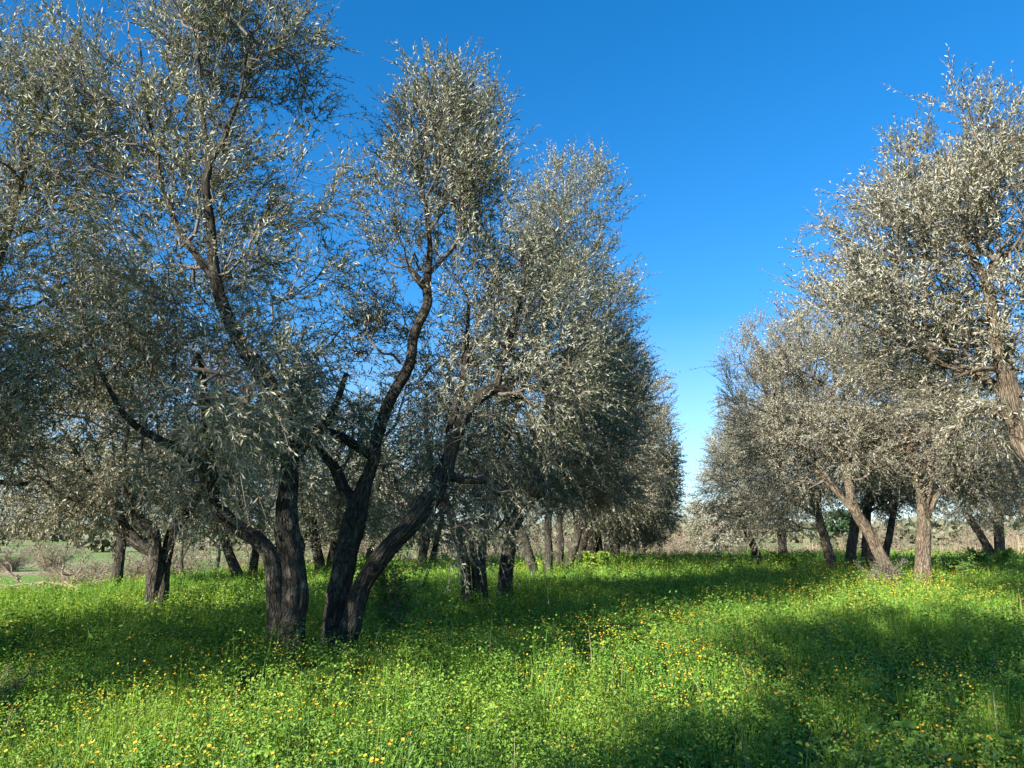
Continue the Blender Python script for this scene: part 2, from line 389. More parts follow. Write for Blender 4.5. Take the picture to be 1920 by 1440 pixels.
class Q: pass
def olive(label, stems, crown, seed, tips=700, shoots=5, K=20, ll=.062, lw=.0125, sl=(.3, .7), near=True,
          bark=None, leaf=None, sides=28, group=None, gap=.40, droopy=.2, tip_r=.0035, dead=.03, name='olive_tree', base_ext=True, dens=None, floor=.8):
    """stems: list of lists (px,py,Y,r) - the first is the trunk. crown: (px,py,Y,rx_px,ry_px,ry_m,weight)"""
    bark = bark or M_bark; leaf = leaf or M_leaf; rg = rs(seed)
    W = []
    for si, st in enumerate(stems):
        a = np.array([[*P(q[0], q[1], q[2]), q[3]] for q in st]) if not isinstance(st, np.ndarray) else st
        if si == 0 or (base_ext and st[0][1] > 1030 and not isinstance(st, np.ndarray)):
            a[0, 2] = G(a[0, 0], a[0, 1]) - .08
        W.append(a)
    base = W[0][0, :3].copy(); base[2] = G(base[0], base[1])
    root = thing(name, label, 'olive tree' if name == 'olive_tree' else 'tree', base, group)
    nodes = []; path = []; 
    for si, a in enumerate(W):
        V, F, uv = limb_mesh(a, sides if si == 0 or a[0, 3] > .1 else max(8, sides // 2), .05 if near else .12, seed * 7 + si, flare=(.6 if abs(a[0, 2] - G(a[0, 0], a[0, 1])) < .3 else 0), gnarl=1)
        mesh_np('trunk' if si == 0 else 'limb', V - base, F, bark, root, smooth=True, uv=uv)
        c = catmull(a, .2); L0 = np.linalg.norm(a[0, :3] - base); s = L0 + np.concatenate([[0], np.cumsum(np.linalg.norm(np.diff(c[:, :3], axis=0), axis=1))])
        m = (s > (1.2 if a[0, 3] > .05 else 0)) ; nodes.append(c[m][:, :3]); path.append(s[m])
    # crown targets
    wsum = sum(c[6] for c in crown); pts = []
    for c in crown:
        ce = P(c[0], c[1], c[2]); sx = c[3] / FPX * c[2]; sz = c[4] / FPX * c[2] * 1.02
        k = int(tips * c[6] / wsum * 3)
        q = rg.normal(size=(k, 3)); q = q / np.linalg.norm(q, axis=1, keepdims=True) * rg.rand(k, 1) ** (1 / 2.6)
        q = q * (.66 + .62 * fnoise(norm(q) * 1.9 + seed * 1.7 + c[0] * .01, seed + 2, 2))[:, None]
        q = ce + q * np.array([sx, c[5], sz]) * 1.04
        d = fnoise(q * 1.15 + seed * 3.3, seed, 2) + .22 * (fnoise(q * 3.1, seed + 5, 1) - .5)
        q = q[d > gap + .02][:int(tips * c[6] / wsum)]
        pts.append(q)
    pts = np.concatenate(pts); pts = pts[pts[:, 2] > ground(pts[:, 0], pts[:, 1]) + floor]
    N = np.concatenate(nodes); PL = np.concatenate(path)
    nb = len(N); cap = nb + len(pts) * 16; NN = np.zeros((cap, 3)); NN[:nb] = N; PP = np.zeros(cap); PP[:nb] = PL
    par = np.full(cap, -1, int); cnt = nb
    dmin = np.array([np.min(np.sum((N - p) ** 2, 1)) for p in pts]); pts = pts[np.argsort(dmin)]
    tip_idx = []; 
    for p in pts:
        dv = p - NN[:cnt]; dist = np.sqrt(np.sum(dv ** 2, 1))
        cost = dist + .28 * PP[:cnt] + .55 * np.maximum(0, -dv[:, 2])
        j = int(np.argmin(cost)); dl = dist[j]
        m = max(1, min(14, int(dl / .14)))
        a = NN[j]; q = a
        # arc: leaves sideways first and then turns up
        bend = np.array([0, 0, -1.0]) * dl * .13 + rg.normal(0, .05, 3) * dl
        last = j
        for i in range(1, m + 1):
            t = i / m
            x = a + dv[j] * t + bend * math.sin(math.pi * t) * 1.0
            if i < m: x = x + rg.normal(0, .012, 3)
            NN[cnt] = x; PP[cnt] = PP[last] + dl / m; par[cnt] = last; last = cnt; cnt += 1
        tip_idx.append(last)
    NN = NN[:cnt]; par = par[:cnt]
    # pipe-model radii
    acc = np.zeros(cnt)
    for t in tip_idx: acc[t] += tip_r ** 2.25
    for i in range(cnt - 1, nb - 1, -1):
        if acc[i] == 0: acc[i] = tip_r ** 2.25
        acc[par[i]] += acc[i]
    rad = np.maximum(acc, 1e-12) ** (1 / 2.25)
    idx = np.arange(nb, cnt); pr = par[idx]
    ra = np.minimum(rad[pr], rad[idx] * 1.25); 
    bb = Bag()
    thick = rad[idx] > .011
    segs(bb, NN[pr][thick], NN[idx][thick], ra[thick], rad[idx][thick], 6 if near else 4)
    segs(bb, NN[pr][~thick], NN[idx][~thick], ra[~thick], rad[idx][~thick], 3)
    # shoots: from tips and from thin nodes
    thin = np.where((rad[idx] < tip_r * 3.2))[0] + nb
    src = np.concatenate([np.repeat(tip_idx, max(1, shoots // 2)), rg.choice(thin, int(len(tip_idx) * (shoots - shoots // 2)))])
    p0 = NN[src]; bd = norm(NN[src] - NN[np.maximum(par[src], 0)])
    cen = np.mean(pts, 0); outw = norm(p0 - cen)
    hf = sstep(2.2, 4.5, p0[:, 2:3] - base[2])            # upper shoots stand up, lower ones hang
    T = norm(bd * .6 + outw * .35 + np.array([0, 0, 1.]) * (-.15 + .75 * hf) + rg.normal(0, .42, p0.shape))
    p0 = p0 + rg.normal(0, .05, p0.shape)
    L = rg.uniform(sl[0], sl[1], len(p0)) * np.where(rg.rand(len(p0)) < .07, 1.35, 1)
    dn = fnoise(p0 * .55 + 40 + seed, seed + 11, 1)
    isdead = dn < np.quantile(dn, dead) if dead > 0 else np.zeros(len(p0), bool)
    lb = Bag(); cv = add_leaves(lb, p0[~isdead], T[~isdead], L[~isdead], K, ll, lw, rg, fold=near, droop=droopy)
    for k in range(3): segs(bb, cv[:, k], cv[:, k + 1], np.full(len(cv), .0028 if near else .004), np.full(len(cv), .002 if near else .003), 3)
    bb.build('branches', M_twig, root, base)
    lb.build('foliage', leaf, root, base)
    if isdead.sum() > 5:
        db = Bag(); cv = add_leaves(db, p0[isdead], T[isdead], L[isdead] * .8, max(4, int(K * .6)), ll * .8, lw * .8, rg, fold=False, droop=.5)
        db.build('dead_leaves', M_dead, root, base)
    return root

exec_trees = True
# --- the big tree left of centre
olive('nearest olive tree, thick trunk splitting into a left-bending limb and an upright stem',
  [[(548, 1205, 8.5, .165), (547, 1120, 8.5, .155), (544, 1040, 8.5, .135), (538, 980, 8.5, .125), (543, 900, 8.5, .105), (545, 860, 8.4, .10), (525, 770, 8.3, .11), (490, 700, 8.2, .10), (455, 650, 8.1, .088), (425, 590, 8.0, .074), (402, 520, 8.0, .064), (396, 430, 7.9, .053), (386, 350, 7.8, .05), (392, 305, 7.8, .045), (383, 240, 7.8, .03), (376, 170, 7.8, .02), (372, 60, 7.8, .01)],
   [(528, 1205, 8.45, .11), (520, 1130, 8.45, .11), (508, 1050, 8.4, .10), (478, 1010, 8.4, .088), (440, 985, 8.4, .084), (410, 950, 8.3, .08), (395, 905, 8.2, .07), (350, 850, 8.1, .056), (300, 825, 8.1, .046), (245, 790, 8.1, .036), (205, 730, 8.1, .026), (170, 650, 8.2, .018), (140, 560, 8.2, .012)],
   [(392, 305, 7.8, .04), (415, 270, 7.8, .032), (432, 225, 7.8, .026), (452, 165, 7.8, .016), (470, 60, 7.8, .01)],
   [(400, 520, 8.0, .05), (370, 480, 8.1, .045), (330, 420, 8.2, .035), (300, 330, 8.3, .026), (275, 200, 8.3, .018), (262, 80, 8.3, .01)],
   [(545, 870, 8.4, .075), (580, 820, 8.3, .06), (620, 780, 8.2, .045), (650, 700, 8.2, .03)],
   [(398, 905, 8.2, .07), (385, 800, 7.3, .05), (380, 700, 6.8, .035), (370, 665, 6.2, .022), (360, 690, 5.7, .012)]],
  [(445, 170, 8.4, 185, 230, 1.3, 20), (250, 250, 8.7, 170, 210, 1.4, 12), (530, 420, 8.5, 170, 180, 1.2, 7), (280, 520, 8.3, 230, 180, 1.4, 16),
   (400, 740, 5.9, 130, 110, .55, 3.2), (470, 740, 7.9, 150, 120, .9, 7), (200, 700, 8.3, 190, 130, 1.3, 10), (570, 760, 8.6, 130, 120, .9, 5), (420, 880, 8.3, 150, 80, .8, 3), (350, 20, 8.4, 130, 120, 1.0, 5)],
  seed=11, tips=1500, shoots=4, K=16, ll=.076, lw=.0165, sl=(.28, .7), gap=.45, dead=.015)
# --- the pair of stems right of it
olive('dark olive tree with an upright forking stem and a pale stem leaning right',
  [[(622, 1190, 9.2, .15), (640, 1100, 9.2, .145), (655, 1030, 9.2, .145), (668, 970, 9.2, .14), (672, 945, 9.2, .125), (690, 895, 9.2, .085), (704, 855, 9.2, .075), (708, 820, 9.2, .08), (732, 750, 9.2, .074), (768, 685, 9.2, .068), (776, 630, 9.2, .064), (800, 570, 9.1, .062), (800, 540, 9.1, .058), (806, 470, 9.1, .038), (800, 400, 9.0, .03), (790, 320, 9.0, .021), (800, 220, 9.0, .015), (815, 140, 9.0, .008)],
   [(640, 1200, 9.0, .12), (672, 1120, 8.95, .115), (715, 1045, 8.9, .11), (765, 985, 8.9, .105), (805, 935, 9.0, .12), (832, 885, 9.1, .11), (850, 830, 9.2, .08), (870, 780, 9.3, .08), (895, 748, 9.4, .085), (925, 730, 9.5, .075), (965, 742, 9.6, .045), (1010, 765, 9.7, .03)],
   [(668, 955, 9.2, .10), (645, 920, 9.25, .085), (628, 880, 9.3, .07), (605, 850, 9.4, .05), (580, 800, 9.5, .035)],
   [(704, 860, 9.2, .07), (670, 838, 9.2, .06), (630, 815, 9.1, .062), (590, 808, 9.0, .05), (555, 812, 8.9, .035)],
   [(802, 545, 9.1, .055), (785, 525, 9.1, .05), (768, 503, 9.1, .036)],
   [(838, 890, 9.1, .075), (870, 900, 9.1, .05), (912, 902, 9.1, .035)],
   [(925, 735, 9.5, .06), (950, 660, 9.6, .045), (975, 560, 9.7, .03), (1000, 450, 9.8, .018)],
   [(838, 880, 9.1, .08), (845, 800, 9.4, .06), (870, 700, 9.6, .04), (880, 560, 9.7, .025)]],
  [(830, 250, 9.4, 120, 145, .9, 15), (800, 420, 9.6, 145, 130, 1.1, 9), (920, 560, 10, 160, 150, 1.3, 13), (720, 640, 9.9, 120, 110, 1.0, 6), (820, 800, 9.9, 200, 120, 1.2, 10),
   (1000, 700, 9.9, 140, 150, 1.3, 11), (860, 960, 9.2, 150, 70, .9, 3), (900, 350, 9.3, 90, 100, .9, 5)],
  seed=23, tips=1300, shoots=4, K=16, ll=.072, lw=.0162, sl=(.28, .68), gap=.45, dead=.025)
# --- left middle distance
olive('olive tree with short dark trunk dividing into a wide cup of limbs',
  [[(288, 1130, 13, .15), (290, 1090, 13, .14), (293, 1055, 13, .135), (290, 1035, 13, .115), (262, 1020, 13, .11), (235, 990, 13, .10), (215, 955, 13, .08), (190, 920, 13.1, .06), (150, 860, 13.2, .04), (110, 790, 13.3, .025)],
   [(296, 1050, 13, .12), (290, 1010, 12.9, .10), (262, 975, 12.8, .10), (245, 930, 12.8, .085), (230, 880, 12.7, .06), (240, 800, 12.6, .035), (250, 700, 12.6, .02)],
   [(302, 1060, 13, .12), (318, 1015, 13.1, .095), (335, 980, 13.3, .09), (365, 940, 13.5, .07), (400, 880, 13.6, .045), (430, 800, 13.6, .03)],
   [(215, 955, 13, .05), (170, 945, 12.9, .04), (120, 930, 12.8, .026), (70, 890, 12.7, .016)]],
  [(200, 830, 12.9, 190, 90, 1.8, 20), (330, 860, 13.3, 170, 80, 1.6, 12), (110, 930, 12.9, 130, 60, 1.2, 8), (260, 720, 13, 200, 90, 1.8, 14), (400, 930, 13.6, 90, 55, 1.0, 4)],
  seed=31, tips=1100, shoots=4, K=18, ll=.075, lw=.018, gap=.42, dead=.10, leaf=M_leaf_dry)
# --- off-frame left tree, its crown fills the left edge
olive('olive tree at the left edge of the photo, only its overhanging grey crown in view',
  [np.array([[-8.3, 8.6, G(-8.3, 8.6) - .08, .26], [-8.2, 8.6, .9, .22], [-7.9, 8.7, 1.6, .17], [-7.3, 8.9, 2.6, .13], [-6.9, 9.0, 3.8, .09], [-6.5, 9.0, 5.2, .06], [-6.3, 9.0, 6.8, .03]]),
   np.array([[-8.0, 8.7, 1.5, .13], [-8.3, 8.2, 2.6, .10], [-8.6, 7.8, 4.0, .07], [-8.6, 7.6, 6.0, .03]]),
   np.array([[-7.9, 8.7, 1.6, .10], [-7.2, 8.9, 1.9, .08], [-6.6, 9.1, 2.2, .05], [-6.0, 9.3, 2.2, .025]])],
  [(60, 260, 8.9, 130, 190, 1.6, 14), (-60, 450, 8.8, 200, 210, 2.0, 16), (60, 620, 9.0, 140, 150, 1.6, 12), (-100, 700, 8.8, 180, 150, 1.8, 10), (20, 840, 9.4, 110, 80, 1.0, 4), (130, 130, 9.0, 90, 70, 1.0, 2)],
  seed=41, tips=1150, shoots=4, K=16, ll=.075, lw=.016, gap=.44)
# --- left row going back
olive('olive tree with two dark stems spreading from the ground behind the leaning pale trunk',
  [[(880, 1100, 14, .10), (870, 1050, 14, .092), (858, 1005, 14, .092), (845, 965, 14, .09), (832, 935, 14, .10), (815, 890, 14, .07), (800, 820, 14, .05), (800, 740, 14.1, .03)],
   [(908, 1100, 14.1, .09), (903, 1055, 14.1, .085), (906, 1010, 14.1, .08), (912, 965, 14.1, .085), (930, 900, 14.2, .07), (950, 820, 14.3, .055), (985, 720, 14.4, .045), (1020, 600, 14.5, .035), (1040, 470, 14.5, .022), (1060, 380, 14.5, .012)],
   [(898, 1045, 14.1, .07), (885, 1010, 14.05, .07), (862, 985, 14, .08)],
   [(906, 1015, 14.1, .045), (925, 998, 14.1, .035), (942, 980, 14.1, .025), (960, 940, 14.1, .015)]],
  [(1060, 430, 14.4, 110, 120, 1.6, 14), (1040, 600, 14.3, 150, 120, 1.8, 15), (920, 760, 14.2, 160, 110, 1.8, 10), (1080, 760, 14.5, 140, 120, 2.0, 13), (960, 880, 14.2, 140, 80, 1.6, 8), (1130, 600, 14.6, 70, 90, 1.0, 4)],
  seed=51, floor=1.9, tips=1500, shoots=4, K=20, ll=.072, lw=.017, gap=.42, dead=.03)
olive('olive tree on one thick dark trunk, right of the two spreading stems',
  [[(945, 1100, 15, .14), (950, 1060, 15, .132), (955, 1020, 15, .125), (960, 990, 15, .115), (975, 950, 15, .12), (985, 890, 15, .09), (1010, 800, 15.2, .06), (1060, 700, 15.5, .035)],
   [(957, 1000, 15, .11), (980, 965, 15.1, .09), (1000, 940, 15.3, .07), (1060, 880, 15.6, .05), (1110, 800, 16, .03)],
   [(958, 985, 15, .10), (945, 940, 15, .07), (925, 890, 15, .05), (915, 830, 15, .03)]],
  [(1080, 830, 16.0, 110, 100, 1.8, 14), (1000, 900, 15.2, 120, 65, 1.5, 8), (1130, 720, 16.5, 80, 90, 1.5, 9), (1110, 920, 16.2, 90, 55, 1.4, 5)],
  seed=57, floor=2.0, tips=1000, shoots=4, K=20, ll=.075, lw=.018, gap=.41, leaf=M_leaf_dry)
def simple_tree(label, px, Y, r, lean, hpx, crown, seed, tips=420, second=None, bark=None, leaf=None, ll=.12, lw=.034, group=None, sides=16, shoots=4, K=14, gap=.40, dead=.04, by=None):
    """farther olive: trunk from the ground, leaning, two or three limbs up into its crown"""
    bx = (px - 960) / FPX * Y / math.cos(0) ; bx = P(px, 1050, Y)[0]
    g = G(bx, Y); cx = P(crown[0][0], crown[0][1], crown[0][2])
    top = np.array([bx + lean * 1.9, Y, g + 1.9])
    st = [np.array([[bx, Y, g - .08, r], [bx + lean * .6, Y, g + .6, r * .86], [bx + lean * 1.3, Y, g + 1.3, r * .82], [*top, r * .7],
                    [*(top * .6 + cx * .4 + np.array([0, 0, -.1])), r * .42], [*(top * .25 + cx * .75), r * .24]])]
    rg = rs(seed)
    for k in range(2):
        c = crown[(k + 1) % len(crown)]; ce = P(c[0], c[1], c[2]); s0 = top - np.array([lean * .5 * k, 0, .15 + .35 * k])
        st.append(np.array([[*s0, r * .5], [*(s0 * .65 + ce * .35 + rg.normal(0, .15, 3)), r * .32], [*(s0 * .3 + ce * .7), r * .18]]))
    if second:
        px2, l2, r2 = second; bx2 = P(px2, 1050, Y + .3)[0]; g2 = G(bx2, Y + .3); t2 = np.array([bx2 + l2 * 2, Y + .3, g2 + 2.0])
        st.append(np.array([[bx2, Y + .3, g2 - .08, r2], [bx2 + l2 * .8, Y + .3, g2 + .8, r2 * .85], [*t2, r2 * .7], [*(t2 * .5 + cx * .5), r2 * .35]]))
    return olive(label, st, crown, seed, tips=tips, shoots=shoots, K=K, ll=ll, lw=lw, sl=(.3, .75), near=False, bark=bark, leaf=leaf, sides=sides, group=group, gap=gap, base_ext=False, tip_r=.005, dead=dead)
GL = 'olive trees of the left row going back'; GR = 'olive trees of the right row going back'
simple_tree('olive tree of a thin left-leaning stem and a brown stem in the left row', 1008, 22, .15, -.32, 0,
  [(1130, 760, 22, 110, 100, 2.3, 14), (1040, 880, 22, 120, 80, 2.0, 9), (1190, 800, 22.5, 65, 100, 1.6, 6), (1160, 900, 22, 80, 70, 1.8, 7)], 61, tips=1000, second=(1026, .05, .14), group=GL, ll=.08, lw=.021, K=18, leaf=M_leaf_dry)
simple_tree('olive tree in the left row whose pale stem leans right over the grass', 1062, 27, .17, .34, 0,
  [(1190, 850, 27, 75, 110, 2.3, 12), (1120, 920, 27, 90, 70, 2.0, 8), (1230, 880, 27.5, 35, 70, 1.5, 4)], 67, tips=700, second=(1046, .1, .15), group=GL)
simple_tree('olive tree of the left row on two black trunks on the grass crest', 1105, 32, .27, .05, 0,
  [(1200, 930, 32, 60, 80, 2.3, 12), (1140, 950, 32, 70, 50, 2.2, 8), (1238, 900, 32.5, 28, 50, 1.4, 3)], 71, leaf=M_leaf_dry, tips=620, second=(1122, -.05, .24), group=GL, ll=.14, lw=.04)
simple_tree('last olive tree of the left row, dark low crown beside the blue gap of sky', 1150, 36, .26, .12, 0,
  [(1215, 960, 36, 45, 60, 2.2, 10), (1170, 980, 36, 50, 40, 2.0, 5)], 73, tips=420, second=(1140, 0, .2), group=GL, ll=.15, lw=.042)
simple_tree('dark crooked olive trunk in the left row, between the pale right-leaning stem and the crest', 1084, 30, .16, .28, 0,
  [(1140, 900, 30, 80, 70, 2.0, 10), (1100, 940, 30, 70, 45, 1.8, 6)], 69, tips=380, second=(1092, -.12, .15), group=GL, ll=.12, lw=.032)
# --- second row far left
simple_tree('slim dark straight olive trunk standing just left behind the cup-limbed olive', 222, 18, .14, .02, 0,
  [(190, 900, 18, 110, 60, 1.6, 10), (250, 850, 18, 100, 60, 1.6, 8), (130, 940, 18, 70, 45, 1.2, 4)], 81, tips=420, group='olive trees along the left edge of the grass', leaf=M_leaf_dry, dead=.15)
simple_tree('small olive with a left-reaching limb, between the cup-limbed tree and thick forked trunk', 455, 21, .14, -.45, 0,
  [(440, 870, 21, 130, 100, 2.0, 10), (520, 900, 21, 90, 80, 1.7, 7), (380, 950, 21, 60, 40, 1.2, 3)], 83, tips=420, second=(474, .08, .13), group='olive trees along the left edge of the grass')
simple_tree('far olive seen between the thick forked trunk and the dark upright stem', 603, 24, .18, -.2, 0,
  [(600, 860, 24, 130, 110, 2.0, 10), (700, 850, 24, 120, 110, 2.0, 8), (560, 830, 24, 100, 80, 1.6, 5), (660, 960, 24, 90, 45, 1.6, 3)], 85, tips=850, second=(618, .12, .13), group='olive trees along the left edge of the grass')
simple_tree('distant olive tree showing between the leaning pale trunk and the two spreading stems', 790, 30, .2, .15, 0,
  [(780, 900, 30, 140, 90, 2.4, 10), (720, 950, 30, 80, 55, 1.8, 4), (880, 900, 30, 100, 80, 2.0, 6)], 87, tips=700, second=(808, .2, .13), group='olive trees along the left edge of the grass', ll=.14, lw=.04)
simple_tree('distant olive tree seen right of the thick forked trunk, beyond the grass edge', 540, 30, .2, .05, 0,
  [(540, 960, 30, 80, 50, 2.0, 10), (500, 930, 30, 60, 45, 1.6, 5)], 88, tips=300, second=(560, .1, .15), group='olive trees along the left edge of the grass', ll=.14, lw=.04)
simple_tree('far olive with thin dark trunk seen through the fork of the leaning stems', 690, 33, .17, .2, 0,
  [(700, 940, 33, 90, 60, 2.0, 10), (650, 920, 33, 70, 50, 1.6, 5)], 89, tips=360, second=(652, -.1, .14), group='olive trees along the left edge of the grass', ll=.14, lw=.04)
simple_tree('far olive on two thin stems, right of the cup-limbed tree beyond the grass edge', 352, 33, .09, -.15, 0,
  [(350, 960, 33, 60, 45, 1.6, 10), (400, 940, 33, 50, 40, 1.4, 5)], 90, tips=200, second=(400, .1, .09), group='olive trees along the left edge of the grass', ll=.14, lw=.036)
# --- right side
simple_tree('olive with a slim dark trunk forking low, seen between the two pale trunks at right', 1652, 25, .13, .3, 0,
  [(1700, 860, 25, 100, 80, 2.0, 10), (1640, 840, 25, 80, 70, 1.8, 5)], 129, tips=520, second=(1630, .08, .11), bark=M_bark, leaf=M_leaf_dry, group='olive trees of the right row going back', ll=.11, lw=.03)
olive('tall sunlit silver olive tree whose forked limb enters from the right edge',
  [np.array([[8.2, 9.2, G(8.2, 9.2) - .08, .25], [8.0, 9.2, .9, .22], [7.5, 9.2, 1.8, .19], [*P(1950, 870, 9.1), .15], [*P(1905, 790, 9.1), .13], [*P(1885, 700, 9.1), .10], [*P(1865, 630, 9.1), .085], [*P(1858, 570, 9.1), .075], [*P(1845, 520, 9.1), .06], [*P(1812, 465, 9.1), .04], [*P(1800, 400, 9.1), .025], [*P(1770, 280, 9.1), .012]]),
   [(1848, 525, 9.1, .05), (1872, 490, 9.1, .04), (1900, 465, 9.0, .034), (1960, 430, 9.0, .02)],
   [(1885, 700, 9.1, .04), (1850, 690, 9.0, .034), (1800, 705, 8.9, .02), (1755, 730, 8.8, .012)],
   [(1905, 785, 9.1, .09), (1860, 770, 9.2, .06), (1820, 770, 9.3, .05), (1795, 800, 9.3, .03), (1760, 840, 9.3, .015)],
   [(1895, 760, 9.1, .07), (1850, 710, 9.3, .05), (1760, 680, 9.5, .04), (1700, 645, 9.6, .034), (1640, 618, 9.7, .024), (1590, 595, 9.7, .013)],
   [(1755, 680, 9.5, .035), (1735, 620, 9.5, .03), (1735, 540, 9.5, .024), (1725, 430, 9.5, .016), (1710, 300, 9.4, .008)],
   np.array([[8.0, 9.2, 1.2, .15], [8.8, 9.3, 2.5, .11], [9.2, 9.4, 4.2, .07], [9.3, 9.4, 6.2, .03]])],
  [(1800, 340, 9.6, 130, 155, 1.3, 18), (1700, 470, 9.7, 150, 110, 1.4, 15), (1930, 350, 9.0, 130, 170, 1.5, 14), (1790, 640, 9.9, 190, 110, 1.3, 17), (1960, 620, 9.2, 130, 150, 1.6, 12), (1620, 560, 9.6, 100, 80, 1.1, 6), (2080, 500, 9.2, 130, 220, 1.6, 9), (1850, 770, 9.6, 140, 50, 1.0, 2.5)],
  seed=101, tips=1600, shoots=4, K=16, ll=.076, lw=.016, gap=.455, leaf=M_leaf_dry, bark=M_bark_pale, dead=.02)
simple_tree('olive tree with a sunlit trunk leaning left out of the flowering grass', 1680, 17.5, .155, -.46, 0,
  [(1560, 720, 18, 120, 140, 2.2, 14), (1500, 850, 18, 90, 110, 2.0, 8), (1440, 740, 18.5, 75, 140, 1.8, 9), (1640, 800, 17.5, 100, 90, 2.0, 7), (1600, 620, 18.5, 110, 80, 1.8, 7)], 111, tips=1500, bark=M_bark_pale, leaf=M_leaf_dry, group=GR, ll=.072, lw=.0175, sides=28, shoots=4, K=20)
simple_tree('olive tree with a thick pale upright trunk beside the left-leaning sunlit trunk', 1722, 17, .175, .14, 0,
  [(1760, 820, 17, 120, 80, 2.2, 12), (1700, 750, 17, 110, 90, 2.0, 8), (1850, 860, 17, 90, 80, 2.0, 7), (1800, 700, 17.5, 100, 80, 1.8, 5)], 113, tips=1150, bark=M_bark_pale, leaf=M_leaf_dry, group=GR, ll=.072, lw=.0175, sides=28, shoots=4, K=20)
simple_tree('olive tree with a rough brown trunk leaning slightly left behind the shaded bank, right row', 1562, 24, .165, -.2, 0,
  [(1480, 800, 24, 110, 130, 2.4, 14), (1420, 880, 24.5, 70, 110, 2.0, 8), (1540, 880, 24, 80, 70, 2.0, 6)], 117, tips=1100, bark=M_bark_pale, leaf=M_leaf, group=GR, ll=.085, lw=.022, K=18, sides=20)
simple_tree('olive tree with a dark-topped trunk leaning right, seen left of the crossing pale trunk', 1590, 26, .19, .22, 0,
  [(1640, 900, 26, 90, 60, 2.2, 10), (1600, 840, 26, 80, 60, 2.0, 6), (1690, 920, 26, 60, 50, 1.8, 5)], 119, tips=520, bark=M_bark_pale, second=(1622, .1, .15), group=GR, ll=.12, lw=.034)
simple_tree('olive tree with black trunk and low left-pointing limb on the right crest', 1470, 31, .2, -.03, 0,
  [(1400, 900, 31, 80, 90, 2.6, 12), (1370, 860, 31.5, 45, 100, 2.0, 6), (1450, 950, 31, 70, 45, 2.2, 6), (1420, 820, 31, 60, 70, 2.0, 4)], 121, tips=1000, second=(1424, -.35, .17), leaf=M_leaf_dry, group=GR, ll=.10, lw=.028, K=16)
simple_tree('smallest farthest olive of the right row, pale crown beside the sky gap', 1345, 44, .2, -.02, 0,
  [(1345, 985, 44, 45, 45, 2.2, 10), (1315, 975, 44, 22, 32, 1.4, 4), (1380, 970, 44, 40, 50, 2.0, 5)], 123, tips=420, leaf=M_leaf_dry, group=GR, ll=.16, lw=.045)
simple_tree('small olive with short pale trunk and left-stretched limb behind the far right bank', 1874, 30, .2, .1, 0,
  [(1860, 920, 30, 90, 55, 2.2, 10), (1930, 900, 30, 70, 70, 2.0, 6), (1810, 930, 30, 60, 45, 1.8, 4)], 125, tips=480, second=(1868, -.45, .18), bark=M_bark_pale, leaf=M_leaf_dry, group=GR, ll=.13, lw=.036)
simple_tree('olive crown filling the background low at the right edge behind the upright pale trunk', 1960, 24, .22, -.1, 0,
  [(1930, 840, 24, 110, 90, 2.2, 10), (1990, 880, 24, 80, 80, 2.0, 6), (1850, 880, 24.5, 80, 60, 1.8, 5)], 127, tips=520, bark=M_bark_pale, leaf=M_leaf_dry, group=GR, ll=.12, lw=.034)
# --- trees of the same rows standing beside and behind the camera: they throw the shade over the near grass
def shade_tree(x, y, seed, scale=1.0, tips=700):
    st = [np.array([[x, y, G(x, y) - .08, .24], [x + .1, y, .9, .2], [x + .2, y + .1, 1.9, .15], [x + .4, y, 3.4, .09], [x + .3, y, 5.4, .04]]),
          np.array([[x + .15, y, 1.5, .13], [x - .6, y, 2.6, .09], [x - 1.0, y + .2, 4.2, .04]])]
    root = olive('olive tree standing beside the camera, out of the photo', st, [], seed, tips=0) if False else None
    return st
def olive_xyz(label, st, ell, seed, **k):
    """crown ellipsoids given in metres: turned into the pixel form that olive() reads"""
    cr = []
    for (x, y, z, rx, ry, rz, wt) in ell:
        # olive() calls P(); give it a callable centre instead
        cr.append((('xyz', x, y, z), rx, ry, rz, wt))
    return olive_w(label, st, cr, seed, **k)
_P = P
def olive_w(label, st, cr, seed, **k):
    global P
    table = {}; crown = []
    for i, (c, rx, ry, rz, wt) in enumerate(cr):
        table[i] = np.array(c[1:], float)
        crown.append((i, 'w', 1.0, rx * FPX, rz * FPX, ry, wt))
    def P2(a, b, Y):
        return table[a] if b == 'w' else _P(a, b, Y)
    P = P2
    try: return olive(label, st, crown, seed, **k)
    finally: P = _P
for i, (x, y, sc_, tp) in enumerate([(-4.1, -2.3, 1.0, 650), (-8.0, 1.9, .95, 560), (-12.3, 1.6, 1.15, 1000), (-17.5, -1.5, .9, 380), (-3.6, .7, .8, 420)]):
    st = shade_tree(x, y, i)
    olive_xyz('olive tree beside the viewer, outside the left edge', st,
      [(x + .2, y, 6.0 if i != 4 else 6.5, 2.1 * sc_, (2.1 if i != 4 else 1.7) * sc_, 2.0 if i != 4 else 1.6, 10), (x - .5, y, 4.2, 1.9 * sc_, 1.8 * sc_, 1.3, 6 if i not in (1, 4) else .01)], 201 + i,
      tips=tp, shoots=4, K=16, ll=.11, lw=.03, near=False, gap=.49, sides=16, group='olive trees beside the camera', dead=0)

